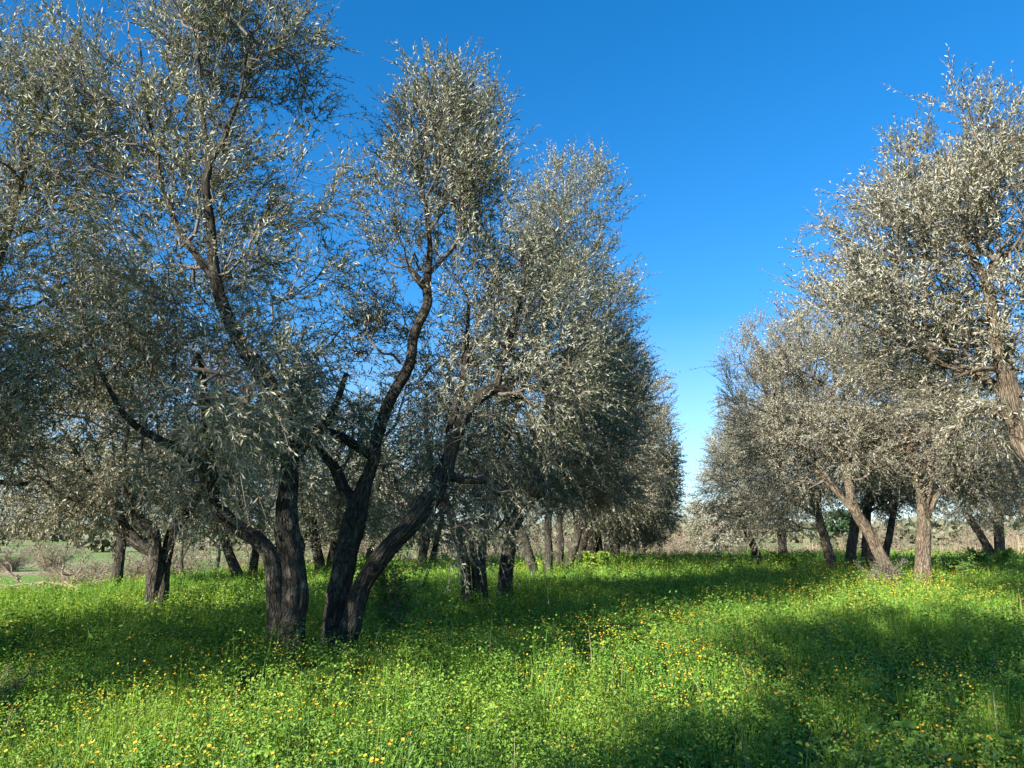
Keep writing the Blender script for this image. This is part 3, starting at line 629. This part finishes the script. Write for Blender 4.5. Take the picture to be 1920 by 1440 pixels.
# ------------------------------------------------------------------ grass
def field_positions(n, rg, d0, d1, pw, xk=.80, pad=2.0):
    """random ground points, density falling as depth**-pw"""
    u = rg.rand(n); e = 2 - pw
    y = (d0 ** e + u * (d1 ** e - d0 ** e)) ** (1 / e) if abs(e) > 1e-3 else d0 * (d1 / d0) ** u
    x = (rg.rand(n) * 2 - 1) * (xk * y + pad)
    k = beyond(x, y) < 1.5; return x[k], y[k]
def blades(bag, x, y, h, wd, rg, lean=.35, nseg=3):
    n = len(x); z = ground(x, y) - .01
    a = rg.rand(n) * 6.283; dr = np.stack([np.cos(a), np.sin(a), np.zeros(n)], 1)
    # a light common lean with the breeze
    dr = norm(dr + np.array([.35, .1, 0])); ln = (rg.gamma(2.0, lean / 2, n))[:, None]
    b = np.stack([-dr[:, 1], dr[:, 0], np.zeros(n)], 1); tw = rg.normal(0, .7, n)[:, None]
    b = norm(b * np.cos(tw) + dr * np.sin(tw))
    p0 = np.stack([x, y, z], 1); rows = []
    for i in range(nseg + 1):
        t = i / nseg
        c = p0 + np.array([0, 0, 1.]) * (h[:, None] * (t - .32 * np.minimum(ln, 1.3) * t * t)) + dr * (h[:, None] * ln * t * t)
        if i < nseg:
            ww = (wd * (1 - .75 * t ** 1.6))[:, None]; rows += [c - b * ww * .5, c + b * ww * .5]
        else: rows += [c]
    V = np.stack(rows, 1); m = V.shape[1]; o = (np.arange(n) * m)[:, None]
    F4 = [(o + np.array([[2 * i, 2 * i + 1, 2 * i + 3, 2 * i + 2]])) for i in range(nseg - 1)]
    F3 = o + np.array([[2 * nseg - 2, 2 * nseg - 1, 2 * nseg]])
    bag.add(V.reshape(-1, 3), [np.concatenate(F4), F3] if F4 else [F3])
def tuft(x, y, k, rad, rg):
    n = len(x); X = np.repeat(x, k) + rg.normal(0, 1, n * k) * np.repeat(rad, k); Y = np.repeat(y, k) + rg.normal(0, 1, n * k) * np.repeat(rad, k)
    return X, Y
def hmap(x, y):
    return .35 + 1.0 * sstep(.36, .64, n2(x, y, .75, 21, 2)) + .65 * sstep(.4, .65, n2(x, y, 2.6, 24, 2)) + .2 * n2(x, y, .2, 22, 2)
def gaps(x, y):
    return .08 + .92 * sstep(.36, .5, n2(x, y, 2.8, 25, 2))
def herbiness(x, y):
    """where the low flowering herbs grow instead of grass"""
    v = n2(x, y, .42, 31, 3)
    c = np.exp(-(((x - .2) / 3.2) ** 2 + ((y - 7.2) / 2.2) ** 2)) * .22 + np.exp(-(((x - 9) / 5) ** 2 + ((y - 14.5) / 2.5) ** 2)) * .2
    return sstep(.40, .60, v + c)
rg = rs(5)
gb = Bag()
for (n, d0, d1, pw, k, wd, hh) in [(26000, 3.2, 12, 1.2, 9, .0047, .21), (30000, 10, 24, 1.2, 8, .0085, .22), (20000, 22, 46, 1.0, 6, .018, .25)]:
    x, y = field_positions(n, rg, d0, d1, pw)
    he = herbiness(x, y); kp = (rg.rand(len(x)) > he * .62) & (rg.rand(len(x)) < gaps(x, y)); x, y = x[kp], y[kp]
    X, Y = tuft(x, y, k, .05 * (wd / .006) ** .5 + 0 * x, rg)
    h = hh * hmap(X, Y) * rg.uniform(.45, 1.15, len(X)) * np.where(rg.rand(len(X)) < .02, 1.7, 1); blades(gb, X, Y, h, wd * rg.uniform(.6, 1.5, len(X)) * (Y / (d0 + d1) * 2) ** .5, rg, nseg=3 if d0 < 20 else 2)
o = gb.build('grass', M_grass); o['kind'] = 'stuff'; o['label'] = 'lush green grass covering the ground of the olive grove'

# low herbs: leafy upright stalks
def herbs(bag, x, y, h, K, ll, lw, rg):
    p0 = np.stack([x, y, ground(x, y)], 1)
    T = norm(np.array([0, 0, 1.]) + rg.normal(0, .28, p0.shape))
    return add_leaves(bag, p0, T, h, K, ll, lw, rg, fold=True, droop=.12, spread=(30, 80), tgrow=.2)
hb = Bag(); sb = Bag()
for (n, d0, d1, pw, K, ll, lw, hh) in [(15000, 3.2, 12, 1.2, 14, .032, .0105, .20), (14000, 11, 24, 1.2, 10, .045, .017, .21), (5000, 22, 45, 1.0, 6, .08, .034, .24)]:
    x, y = field_positions(n, rg, d0, d1, pw); he = herbiness(x, y); kp = rg.rand(len(x)) < (.14 + .86 * he) * gaps(x, y); x, y = x[kp], y[kp]
    h = hh * hmap(x, y) * rg.uniform(.6, 1.2, len(x)) * (.85 + .35 * herbiness(x, y))
    cv = herbs(hb, x, y, h, K, ll, lw, rg)
o = hb.build('leafy_herbs', M_herb); o['kind'] = 'stuff'; o['label'] = 'low leafy flowering herbs growing among the grass'
# cushions of broad-leaved herbs: leaves lie over small domes, so that tops catch the sun and sides stay dark
M_herb2 = leafmat('herb_leaf_deep', [(0, (.022, .085, .008)), (.5, (.055, .17, .015)), (1, (.12, .28, .03))],
                  [(0, (.09, .2, .025)), (1, (.18, .32, .05))], transl=.25, tcol=(1.2, 1.2, .4), rough=.55, spec=.2,
                  patch=[(0, (.05, .13, .012)), (.5, (.13, .26, .026)), (1, (.28, .42, .06))], pscale=.6)
db1 = Bag(); db2 = Bag()
for (n, d0, d1, pw, m, ls, fold) in [(2600, 3.2, 11, 1.2, 110, .026, True), (5600, 9.5, 24, 1.2, 46, .046, False), (3000, 22, 46, 1.0, 26, .08, False)]:
    x, y = field_positions(n, rg, d0, d1, pw); k = rg.rand(len(x)) < .5 + .5 * herbiness(x, y) * sstep(.35, .55, n2(x, y, .6, 41, 2)); x, y = x[k], y[k]
    rad = rg.uniform(.09, .26, len(x)) * (1 + .5 * sstep(10, 30, y)); rad = rad * np.where(rg.rand(len(x)) < .12, 1.5, 1); hh = rad * rg.uniform(.8, 1.5, len(x)) + .10 * hmap(x, y)
    for bag, sel in ((db1, rg.rand(len(x)) < .5), (db2, None)):
        if sel is None: sel = ~last
        last = sel; X, Y, Rd, H = [np.repeat(v[sel], m) for v in (x, y, rad, hh)]
        d = rg.normal(size=(len(X), 3)); d[:, 2] = np.abs(d[:, 2]); d = norm(d); rr_ = rg.uniform(.72, 1.08, len(X))[:, None]
        p = np.stack([X, Y, ground(X, Y) + .02], 1) + d * np.stack([Rd, Rd, H], 1) * rr_
        nn = norm(d + np.array([0, 0, .35]) + rg.normal(0, .38, d.shape)); ax = norm(np.cross(nn, rg.normal(size=d.shape)))
        s = (ls * rg.uniform(.6, 1.3, len(X)) * np.repeat(rg.uniform(.7, 1.35, len(x))[sel], m))[:, None]
        leafgeo(bag, p, ax, nn, s, s * .52, fold)
o = db1.build('herb_cushions', M_herb); o['kind'] = 'stuff'; o['label'] = 'pale green leafy herbs in low cushions across the meadow'
o = db2.build('clover_cushions', M_herb2); o['kind'] = 'stuff'; o['label'] = 'deep green clover-like cushions across the meadow'
# round-leaved weeds in the shade
wb = Bag(); x, y = field_positions(5200, rg, 3.2, 13, 1.2)
m_ = (n2(x, y, .5, 77, 2) + .18 * sstep(1, 4, x) * (1 - sstep(6, 8, y))) > .52; x, y = x[m_], y[m_]
p = np.stack([x, y, ground(x, y) + rg.uniform(.05, .2, len(x))], 1); p = np.repeat(p, 3, 0) + rg.normal(0, .05, (len(x) * 3, 3)) * np.array([1, 1, .4])
a = rg.rand(len(p)) * 6.283; ax = norm(np.stack([np.cos(a), np.sin(a), rg.uniform(-.2, .6, len(p))], 1)); nn = norm(np.cross(ax, np.cross([0, 0, 1.], ax)) + rg.normal(0, .25, p.shape)); nn = norm(nn - ax * np.sum(nn * ax, -1, keepdims=True))
s = rg.uniform(.03, .075, len(p))[:, None]; leafgeo(wb, p, ax, nn, s, s * .85, True)
o = wb.build('ground_cover_weeds', M_broad); o['kind'] = 'stuff'; o['label'] = 'round-leaved green weeds between the grass'

# ------------------------------------------------------------------ flowers
def flower_mesh(bagP, bagC, c, up, r, rg, n=11):
    """ray petals round a small disc; c centre, up normal"""
    u = perp(up); v = np.cross(up, u); m = len(c); a0 = rg.rand(m) * 6.28
    for k in range(n):
        a = a0 + k * 2 * np.pi / n; d = u * np.cos(a)[:, None] + v * np.sin(a)[:, None]; t = np.cross(up, d)
        rr = (r * rg.uniform(.85, 1.1, m))[:, None]; ww = rr * .27
        V = np.stack([c + d * rr * .25 - t * ww * .6, c + d * rr * .25 + t * ww * .6, c + d * rr * .9 + t * ww + up * rr * .22, c + d * rr * 1.02 + up * rr * .2, c + d * rr * .9 - t * ww + up * rr * .22], 1)
        bagP.add(V.reshape(-1, 3), np.arange(m)[:, None] * 5 + np.array([[0, 1, 2, 3, 4]]))
    k = np.arange(8) * 2 * np.pi / 8
    ring = c[:, None] + (u[:, None] * np.cos(k)[None, :, None] + v[:, None] * np.sin(k)[None, :, None]) * (r * .36)[:, None, None]
    V = np.concatenate([ring, (c + up * (r * .22)[:, None])[:, None]], 1)
    f = np.stack([np.arange(8), (np.arange(8) + 1) % 8, np.full(8, 8)], 1)
    bagC.add(V.reshape(-1, 3), (f[None] + (np.arange(m) * 9)[:, None, None]).reshape(-1, 3))
rg = rs(9)
x, y = field_positions(95000, rg, 3.6, 40, 1.15)
fl = sstep(.36, .66, n2(x, y, .55, 31, 3) + np.exp(-(((x + .3) / 2.8) ** 2 + ((y - 7.6) / 1.6) ** 2)) * .20 + np.exp(-(((x - 8.5) / 5) ** 2 + ((y - 14) / 2.6) ** 2)) * .25)
kp = rg.rand(len(x)) < (.06 + 1.0 * fl ** 1.6 * (.25 + .75 * sstep(.42, .6, n2(x, y, 2.2, 91, 2)))) * (.45 + .55 * sstep(5, 7, y)) * (1 - .45 * sstep(9, 13, y) * (1 - sstep(3, 7, x))); x, y = x[kp], y[kp]
h = .20 * hmap(x, y) * rg.uniform(.7, 1.3, len(x)) + .05
z = ground(x, y) + h
up = norm(np.array([sdir[0] * .5, sdir[1] * .5, .9]) + rg.normal(0, .3, (len(x), 3)))
u_ = x / y; inview = (np.abs(u_) < .69) & (y > 4.3)
order = np.argsort(np.where(inview, y, 1e9)); near_i = order[:300]; rest = order[300:]
pb = Bag(); cb = Bag(); stb = Bag()
c = np.stack([x, y, z], 1)
rr = rg.uniform(.0055, .0095, len(rest)) * (1 + .3 * sstep(8, 25, y[rest]))
flower_mesh(pb, cb, c[rest], up[rest], rr, rg, n=7)
root = thing('wildflowers', 'yellow and orange marigolds scattered through the farther grass, too many to count', 'wildflowers', (0, 14, 0)); root['kind'] = 'stuff'
off = (0, 14, 0)
pb.build('petals', M_petal_far, root, off); cb.build('flower_discs', M_centre, root, off)
# prototypes for the nearest 300
protos = []
for v in range(6):
    g = rs(300 + v); p1 = Bag(); p2 = Bag(); p3 = Bag(); H = .27
    tilt = norm(np.array([[sdir[0] * .4 + g.normal(0, .25), sdir[1] * .4 + g.normal(0, .25), .9]]))
    flower_mesh(p1, p2, np.array([[0, 0, H]]), tilt, np.array([.0100]), g, n=13)
    bend = g.normal(0, .03, 2); pts = np.array([[bend[0] * math.sin(3.1 * t), bend[1] * math.sin(3.1 * t), H * t] for t in np.linspace(0, 1, 5)])
    segs(p3, pts[:-1], pts[1:], np.full(4, .002), np.full(4, .0015), 4)
    # sepals under the head and two stalk leaves
    a = np.arange(5) * 1.2566; ax = norm(np.stack([np.cos(a), np.sin(a), np.full(5, .9)], 1)); nn = norm(np.stack([-np.cos(a), -np.sin(a), np.full(5, .9)], 1))
    leafgeo(p3, np.tile([[0, 0, H - .008]], (5, 1)), ax, nn, np.full((5, 1), .011), np.full((5, 1), .005), False)
    a = g.rand(4) * 6.28; ax = norm(np.stack([np.cos(a), np.sin(a), np.full(4, .9)], 1)); nn = norm(np.cross(ax, np.stack([-np.sin(a), np.cos(a), np.zeros(4)], 1)))
    leafgeo(p3, np.stack([np.zeros(4), np.zeros(4), g.uniform(.06, .2, 4)], 1), ax, nn, np.full((4, 1), .045), np.full((4, 1), .012), True)
    protos.append([p1.build('petals', M_petal), p2.build('flower_disc', M_centre), p3.build('stalk', M_stem)])
FG = 'orange marigolds in the near grass'
used = set()
for q, i in enumerate(near_i):
    v = q % 6; s = float(rg.uniform(.75, 1.15)); hs_ = float(h[i] / .27)
    r_ = thing('marigold', 'small orange marigold head standing in the near grass', 'flower', (x[i], y[i], z[i] - h[i]), FG)
    r_.rotation_euler = (0, 0, float(rg.uniform(-.5, .5)))
    for pr_ in protos[v]:
        if v not in used or True:
            ch = pr_ if v not in used else pr_.copy()
        if ch is not pr_: C.objects.link(ch)
        ch.parent = r_; ch.scale = (s, s, 1)
        ch.location = (0, 0, 0)
        if pr_.name.startswith('stalk'): ch.scale = (1, 1, hs_)
        else: ch.scale = (s, s, s); ch.location = (0, 0, float(h[i] - .27 * s))
    used.add(v)

# ------------------------------------------------------------------ single weeds, tufts and twigs in the grass
def PG(px, py, lift=0.0):
    """ground point under a photo pixel"""
    best = None
    for Y in np.linspace(3, 45, 1400):
        p = P(px, py, Y)
        if p[2] <= G(p[0], Y) + lift: return p[0], Y
    return p[0], Y
def weed(label, px, py, kind, size, seed):
    x, y = PG(px, py, .12); g = rs(seed); b = Bag(); s = Bag(); z0 = G(x, y)
    root = thing({'dock': 'dock_plant', 'mallow': 'mallow_plant', 'thistle': 'thistle_rosette'}[kind], label, 'weed', (x, y, z0))
    n = {'dock': 13, 'mallow': 16, 'thistle': 14}[kind]
    a = np.arange(n) * 2.4 + g.rand(n) * .5
    for k in range(n):
        d = np.array([math.cos(a[k]), math.sin(a[k]), 0]); el = g.uniform(.35, 1.25); L = size * g.uniform(.7, 1.15)
        up = np.array([0, 0, 1.]); t = np.linspace(0, 1, 7)[:, None]
        if kind == 'mallow':
            hh = size * g.uniform(.5, 1.2); c = d * size * g.uniform(.3, 1) + up * hh; r = size * g.uniform(.20, .34)
            st = np.array([[0, 0, 0], list(c * .5 + d * .02), list(c)]); segs(s, st[:-1], st[1:], [.003, .0025], [.0025, .002], 4)
            nm = norm((up + d * .3 + g.normal(0, .3, 3))[None])[0]; e1 = norm(np.cross(nm, d)[None])[0]; e2 = np.cross(nm, e1)
            th = np.linspace(0, 2 * np.pi, 31)[:-1]; rad = r * (1 - .16 * np.abs(np.sin(th * 2.5)) ** 4 + .04 * np.sin(th * 15))
            ring = c + np.cos(th)[:, None] * e1 * rad[:, None] + np.sin(th)[:, None] * e2 * rad[:, None] + nm * (.08 * r * np.cos(th * 5))[:, None]
            b.add(np.vstack([ring, c - nm * r * .18]), np.stack([np.arange(30), (np.arange(30) + 1) % 30, np.full(30, 30)], 1))
        else:
            mid = d * (L * t * math.cos(el) + L * .35 * t ** 2) + up * (L * math.sin(el) * (t - .45 * t ** 2))
            sd = np.cross(d, up)
            tt = t[:, 0]
            if kind == 'dock': wv = L * .17 * np.sin(np.pi * np.clip(tt * .93 + .07, 0, 1)) ** .8 * (1 + .08 * np.sin(tt * 25))
            else: wv = L * .15 * (np.sin(np.pi * np.clip(tt * .95 + .05, 0, 1)) * (.7 + .55 * (np.arange(7) % 2)))
            up2 = up * .35 * wv[:, None]
            V = np.vstack([mid, mid + sd * wv[:, None] + up2, mid - sd * wv[:, None] + up2])
            i = np.arange(6); b.add(V, np.vstack([np.stack([i, i + 1, i + 8, i + 7], 1), np.stack([i + 14, i + 15, i + 1, i], 1)]))
    if kind == 'mallow': s.build('stalks', M_stem, root)
    b.build('leaves', M_broad, root, smooth=True)
weed('dock plant with long pointed leaves rising from a bare patch at the bottom edge', 1590, 1410, 'dock', .26, 1)
weed('mallow with dark crinkled round leaves next to the dock plant at the bottom edge', 1690, 1400, 'mallow', .22, 2)
weed('pale lobed mallow leaves catching the sun above the dock plant', 1652, 1320, 'mallow', .15, 3)
weed('mallow clump at the lower right, leaves half in shade near the bottom corner', 1860, 1400, 'mallow', .2, 4)
weed('thistle rosette with notched leaves in the shade, bottom centre right', 1290, 1410, 'thistle', .24, 5)
weed('small pale mallow in the shaded grass at bottom centre', 1120, 1400, 'mallow', .13, 6)
weed('dock leaves at the very bottom edge, left of the bare patch', 1500, 1425, 'dock', .2, 7)
weed('pale green rosette low at the bottom left corner', 275, 1430, 'mallow', .16, 8)
weed('mallow patch on the bright slope right of the flowering mound', 1170, 1200, 'mallow', .24, 9)
weed('dark leafy weed in shadow right of the flowering mound', 1110, 1190, 'mallow', .26, 10)
def tall_tuft(label, px, py, h, n, seed, lean=.55):
    x, y = PG(px, py, .1); g = rs(seed); b = Bag(); z0 = G(x, y)
    X = x + g.normal(0, .04, n); Y = y + g.normal(0, .04, n); blades(b, X, Y, h * g.uniform(.7, 1.15, n), .010 * g.uniform(.7, 1.3, n), g, lean=lean, nseg=5)
    b.V = [v for v in b.V]; o = b.build('grass_tuft', M_grass, None, (x, y, z0)); o.location = (x, y, z0)
    o['label'] = label; o['category'] = 'grass tuft'; o['group'] = 'tall grass tufts above the meadow'
tall_tuft('tall arching grass tuft right of the flowering mound', 1010, 1250, .55, 14, 1)
tall_tuft('tall grass tuft at the foot of the thick forked trunk', 508, 1240, .5, 16, 2)
tall_tuft('lone bent grass blades on top of the flowering mound', 838, 1215, .5, 8, 3)
tall_tuft('tall grass tuft in the shade at right, halfway down the meadow', 1575, 1270, .5, 12, 4)
tall_tuft('pale upright grass blades at far right in the meadow', 1820, 1240, .5, 12, 5)
tall_tuft('tall grass tuft left of the flowering mound in the bright grass', 425, 1280, .5, 12, 6)
tall_tuft('tall grass tuft in the shaded grass near the bottom centre-left', 330, 1420, .5, 14, 7)
tall_tuft('tall blue-green tuft in front of the leaning trunks of the right row', 1580, 1098, .6, 18, 8)

def sucker(label, px, py, Y, h, wdt, n, seed, leaf=M_leaf, name='olive_sucker', cat='shrub', wood=M_twig, K=14, ll=.06, lw=.015, group=None, lean=0.0):
    x = P(px, py, Y)[0]; g = rs(seed); z0 = G(x, Y); base = np.array([x, Y, z0]); root = thing(name, label, cat, base, group)
    s = Bag(); l = Bag(); P0 = []; TT = []
    for k in range(n):
        a = g.rand() * 6.28; d = np.array([math.cos(a) * wdt + lean, math.sin(a) * wdt, h]) * g.uniform(.5, 1.05)
        pts = [np.zeros(3)]; m = 8
        for i in range(1, m + 1): pts.append(d * i / m + np.array([0, 0, h * .12 * math.sin(i / m * 3.14)]) + g.normal(0, .03 * h / 1.0, 3))
        pts = np.array(pts); r = np.linspace(.012, .003, m + 1) * (h / 1.0) ** .5; segs(s, pts[:-1], pts[1:], r[:-1], r[1:], 4)
        for i in range(2, m + 1):
            for _ in range(4): P0.append(pts[i] + g.normal(0, .01, 3)); TT.append(norm((d / h + g.normal(0, .7, 3))[None])[0])
    P0 = np.array(P0); TT = norm(np.array(TT)); L = g.uniform(.12, .35, len(P0)) * h
    cv = add_leaves(l, P0, TT, L, K, ll, lw, g, fold=False, droop=.15)
    for k in range(3): segs(s, cv[:, k], cv[:, k + 1], np.full(len(cv), .0035), np.full(len(cv), .0025), 3)
    s.build('stems', wood, root); l.build('leaves', leaf, root); return root
sucker('leafy young olive shoots rising from the shaded grass right of the leaning pale stem', 742, 1180, 9.6, 1.15, .35, 7, 401, lw=.02, ll=.05, leaf=M_broad)
sucker('leafy dark green clump on the crest of the grass, right of the left row', 1115, 1052, 27, .55, .5, 14, 411, leaf=M_herb, ll=.12, lw=.07, K=8, name='leafy_weed', cat='weed', wood=M_stem)
sucker('tall dark green weed clump under the far right olive trees', 1855, 1045, 24, .65, .6, 12, 412, leaf=M_herb2, ll=.08, lw=.035, K=8, name='leafy_weed', cat='weed', wood=M_stem)
sucker('dark green weed clump on the crest before the black-trunked tree of the right row', 1480, 1045, 27, .5, .6, 12, 413, leaf=M_herb2, ll=.08, lw=.035, K=8, name='leafy_weed', cat='weed', wood=M_stem)
sucker('thin twiggy shoots round the foot of the left-leaning sunlit trunk', 1672, 1065, 17.2, .8, .35, 5, 402, leaf=M_leaf, lw=.012, ll=.045, K=4)
sucker('low twiggy olive shoots between the two pale trunks at right', 1640, 1062, 17.8, .6, .4, 5, 403, leaf=M_leaf, lw=.012, ll=.045, K=4)
sucker('dark weedy shoots beside the upright pale trunk on its right', 1800, 1055, 18.5, .6, .6, 7, 404, leaf=M_broad, lw=.03, ll=.06, K=6)
sucker('tangle of dry pale twigs lying in the grass at the left edge', -5, 1270, 7.2, .3, .35, 9, 405, leaf=M_dead, lw=.01, ll=.02, K=2, name='dry_twig_pile', cat='dry twigs', wood=M_reed and M_twig)

# ------------------------------------------------------------------ background scrub and woods
def scrub_proto(seed, h=3.4, wdt=.75, n=26, leafy=10, mat_l=M_scrub):
    g = rs(seed); s = Bag(); l = Bag(); P0 = []; TT = []
    for k in range(n):
        a = g.rand() * 6.28; q = g.rand() ** .5
        d = np.array([math.cos(a) * wdt * q * h, math.sin(a) * wdt * q * h, h * g.uniform(.55, 1.0)])
        m = 9; pts = np.array([d * i / m * np.array([1, 1, .8 + .2 * i / m]) + g.normal(0, .10, 3) * (i > 0) for i in range(m + 1)])
        r = np.linspace(.04, .008, m + 1); segs(s, pts[:-1], pts[1:], r[:-1], r[1:], 3)
        for i in range(2, m + 1):
            for _ in range(5): P0.append(pts[i]); TT.append(d / h + g.normal(0, .8, 3))
    P0 = np.array(P0); TT = norm(np.array(TT)); L = g.uniform(.4, 1.0, len(P0)); cv = add_leaves(l, P0, TT, L, leafy, .11, .05, g, fold=False)
    for k in range(3): segs(s, cv[:, k], cv[:, k + 1], np.full(len(cv), .011), np.full(len(cv), .007), 3)
    return s.build('stems', M_scrubwood), l.build('leaves', mat_l)
sp = [scrub_proto(501), scrub_proto(502, 2.8, 1.0), scrub_proto(503, 4.2, .5, leafy=12), scrub_proto(504, 2.4, 1.1, mat_l=M_wood)]
sused = set(); rg = rs(77)
def put_scrub(v, x, y, s, label, group, cat='scrub bush', name='scrub_bush'):
    r_ = thing(name, label, cat, (x, y, G(x, y) - .05), group); r_.rotation_euler = (0, 0, float(rg.uniform(0, 6.28))); r_.scale = (s, s, s * float(rg.uniform(.85, 1.1)))
    for m in sp[v]:
        ch = m if v not in sused else m.copy()
        if v in sused: C.objects.link(ch)
        ch.parent = r_
    sused.add(v)
SG1 = 'brown scrub bushes beyond the left edge of the grass'; SG2 = 'brown scrub bushes closing the avenue'; SG3 = 'brown scrub bushes behind the right row'
for (px, Y, s, v) in [(170, 26, .5, 0), (150, 40, .7, 0), (260, 29, .5, 2), (300, 38, .7, 0), (350, 48, .9, 0),
                      (470, 46, .9, 3), (520, 40, .8, 0), (580, 44, .9, 1), (640, 40, .9, 0), (700, 46, 1.0, 2), (760, 42, .8, 1), (820, 48, .9, 0), (880, 44, 1.0, 3), (20, 75, .9, 3), (930, 46, .9, 0), (100, 70, .9, 0)]:
    x = P(px, 1050, Y)[0]; put_scrub(v, x, Y, s, 'bare brown scrub bush beyond the grass edge at left', SG1)
for (px, Y, s, v) in [(1000, 50, 1.0, 0), (1060, 48, 1.0, 1), (1120, 50, .95, 2), (1160, 46, .8, 0), (1200, 52, .9, 1), (1225, 48, .75, 2), (1250, 56, .95, 0), (1275, 50, .7, 1), (1290, 62, 1.1, 3), (1310, 52, .75, 0), (1335, 50, .8, 1), (1365, 54, .85, 2), (1400, 50, .8, 0), (1430, 56, .9, 1), (1262, 66, 1.1, 2)]:
    x = P(px, 1050, Y)[0]; put_scrub(v, x, Y, s, 'brown scrub bush at the end of the avenue between the rows', SG2)
for (px, Y, s, v) in [(1520, 46, .7, 1), (1560, 50, .8, 0), (1620, 46, .7, 1), (1680, 52, .9, 3), (1730, 46, .8, 0), (1780, 50, .9, 1), (1830, 54, 1.0, 2), (1890, 48, .8, 1), (1930, 56, 1.0, 0), (1990, 50, .9, 1), (1650, 60, 1.0, 2), (1480, 56, .9, 0)]:
    x = P(px, 1050, Y)[0]; put_scrub(v, x, Y, s, 'brown scrub bush behind the right row of trees', SG3)
# dry reeds behind the right row
rb_ = Bag(); g = rs(8); n = 5000
X = g.uniform(17, 34, n); Y = 41 + g.rand(n) * 4 + .12 * X; k = n2(X, Y, .15, 4) > .42; X, Y = X[k], Y[k]
blades(rb_, X, Y, g.uniform(1.4, 2.5, len(X)), np.full(len(X), .05), g, lean=.12, nseg=2)
n = 5000; X2 = g.uniform(-45, 4, n); Y2 = g.uniform(24, 46, n); k = (beyond(X2, Y2) > 2) & (n2(X2, Y2, .2, 6) > .5); X2, Y2 = X2[k], Y2[k]
blades(rb_, X2, Y2, g.uniform(.4, 1.0, len(X2)), np.full(len(X2), .03), g, lean=.3, nseg=2)
n = 1500; X3, Y3 = field_positions(n, g, 3.5, 30, 1.2); blades(rb_, X3, Y3, g.uniform(.2, .5, len(X3)), np.full(len(X3), .004) * (1 + Y3 / 10), g, lean=.5, nseg=3)
o = rb_.build('dry_reeds', M_reed); o['kind'] = 'stuff'; o['label'] = 'straw-coloured dry stalks in the meadow and dry reeds beyond the grove'
# dead fallen branches at the left grass edge
def fallen(label, px, Y, seed):
    x = P(px, 1080, Y)[0]; g = rs(seed); base = np.array([x, Y, G(x, Y)]); s = Bag()
    root = thing('fallen_branch', label, 'dead branch', base, 'dead fallen branches at the left grass edge')
    def grow(p, d, L, r, dep):
        pts = [p]; 
        for i in range(6): d = norm((d + g.normal(0, .16, 3) + np.array([0, 0, -.03]))[None])[0]; pts.append(pts[-1] + d * L / 6)
        pts = np.array(pts); rr = np.linspace(r, r * .4, 7); segs(s, pts[:-1], pts[1:], rr[:-1], rr[1:], 5)
        if dep: 
            for i in (2, 3, 4, 5): grow(pts[i], norm((d + g.normal(0, .6, 3))[None])[0], L * .55, r * .5, dep - 1)
    grow(np.array([0, 0, 0.]), norm(np.array([[-1, .1, .55]]))[0], 2.0, .045, 3); grow(np.array([.2, .2, 0.]), norm(np.array([[-1, .3, .15]]))[0], 1.8, .04, 3)
    o = s.build('branch', M_scrubwood, root)
fallen('bare dead branch arching out of the grass edge, left of the slim dark trunk', 165, 17.5, 1)
fallen('bare dead branch lying low against the slim dark trunk', 215, 19, 2)
# umbrella-shaped pine beyond the right row
g = rs(3); px_, Yp = 1578, 130; xp = P(px_, 1000, Yp)[0]; zp = G(xp, Yp)
root = thing('pine_tree', 'round dark green pine tree far off, seen between the trunks of the right row', 'pine tree', (xp, Yp, zp))
s = Bag(); segs(s, np.array([[0, 0, -.2], [0, 0, 3.]]), np.array([[0, 0, 3.], [.3, 0, 6]]), [.3, .22], [.22, .15], 8); s.build('trunk', M_pinebark, root)
l = Bag(); q = norm(g.normal(size=(5000, 3))) * g.rand(5000, 1) ** .4 * np.array([3.2, 3.2, 1.8]) + np.array([0, 0, 5.6]); q = q[fnoise(q * .8, 3, 2) > .42]
ax = norm(g.normal(size=q.shape)); nn = norm(np.cross(ax, g.normal(size=q.shape))); leafgeo(l, q, ax, nn, np.full((len(q), 1), .6), np.full((len(q), 1), .3), False); l.build('crown', M_pine, root)
# far woodland on the horizon
l = Bag(); g = rs(6)
for (cnt_, d0, d1, hh, sp_) in [(260, 170, 300, 5.0, 1.2), (420, 330, 700, 9, 1.2)]:
    az = g.uniform(-1.0, 1.0, cnt_); d = g.uniform(d0, d1, cnt_); X = np.sin(az) * d; Y = np.cos(az) * d
    kk = n2(X, Y, .01, 8, 2) > (.48 if d0 < 300 else 0); X, Y = X[kk], Y[kk]
    for a_, b_ in zip(X, Y):
        sz = hh * g.uniform(.6, 1.15); m = 130
        q = norm(g.normal(size=(m, 3))) * g.rand(m, 1) ** .4 * np.array([sz * 1.1, sz * 1.1, sz * .5]) + np.array([a_, b_, G(a_, b_) + sz * .5])
        ax = norm(g.normal(size=q.shape)); nn = norm(np.cross(ax, g.normal(size=q.shape))); leafgeo(l, q, ax, nn, np.full((m, 1), sz * .42), np.full((m, 1), sz * .3), False)
o = l.build('far_woodland', M_wood); o['kind'] = 'stuff'; o['label'] = 'low olive-brown woods along the horizon'
print('polys', sum(len(o.data.polygons) for o in bpy.data.objects if o.type == 'MESH'))
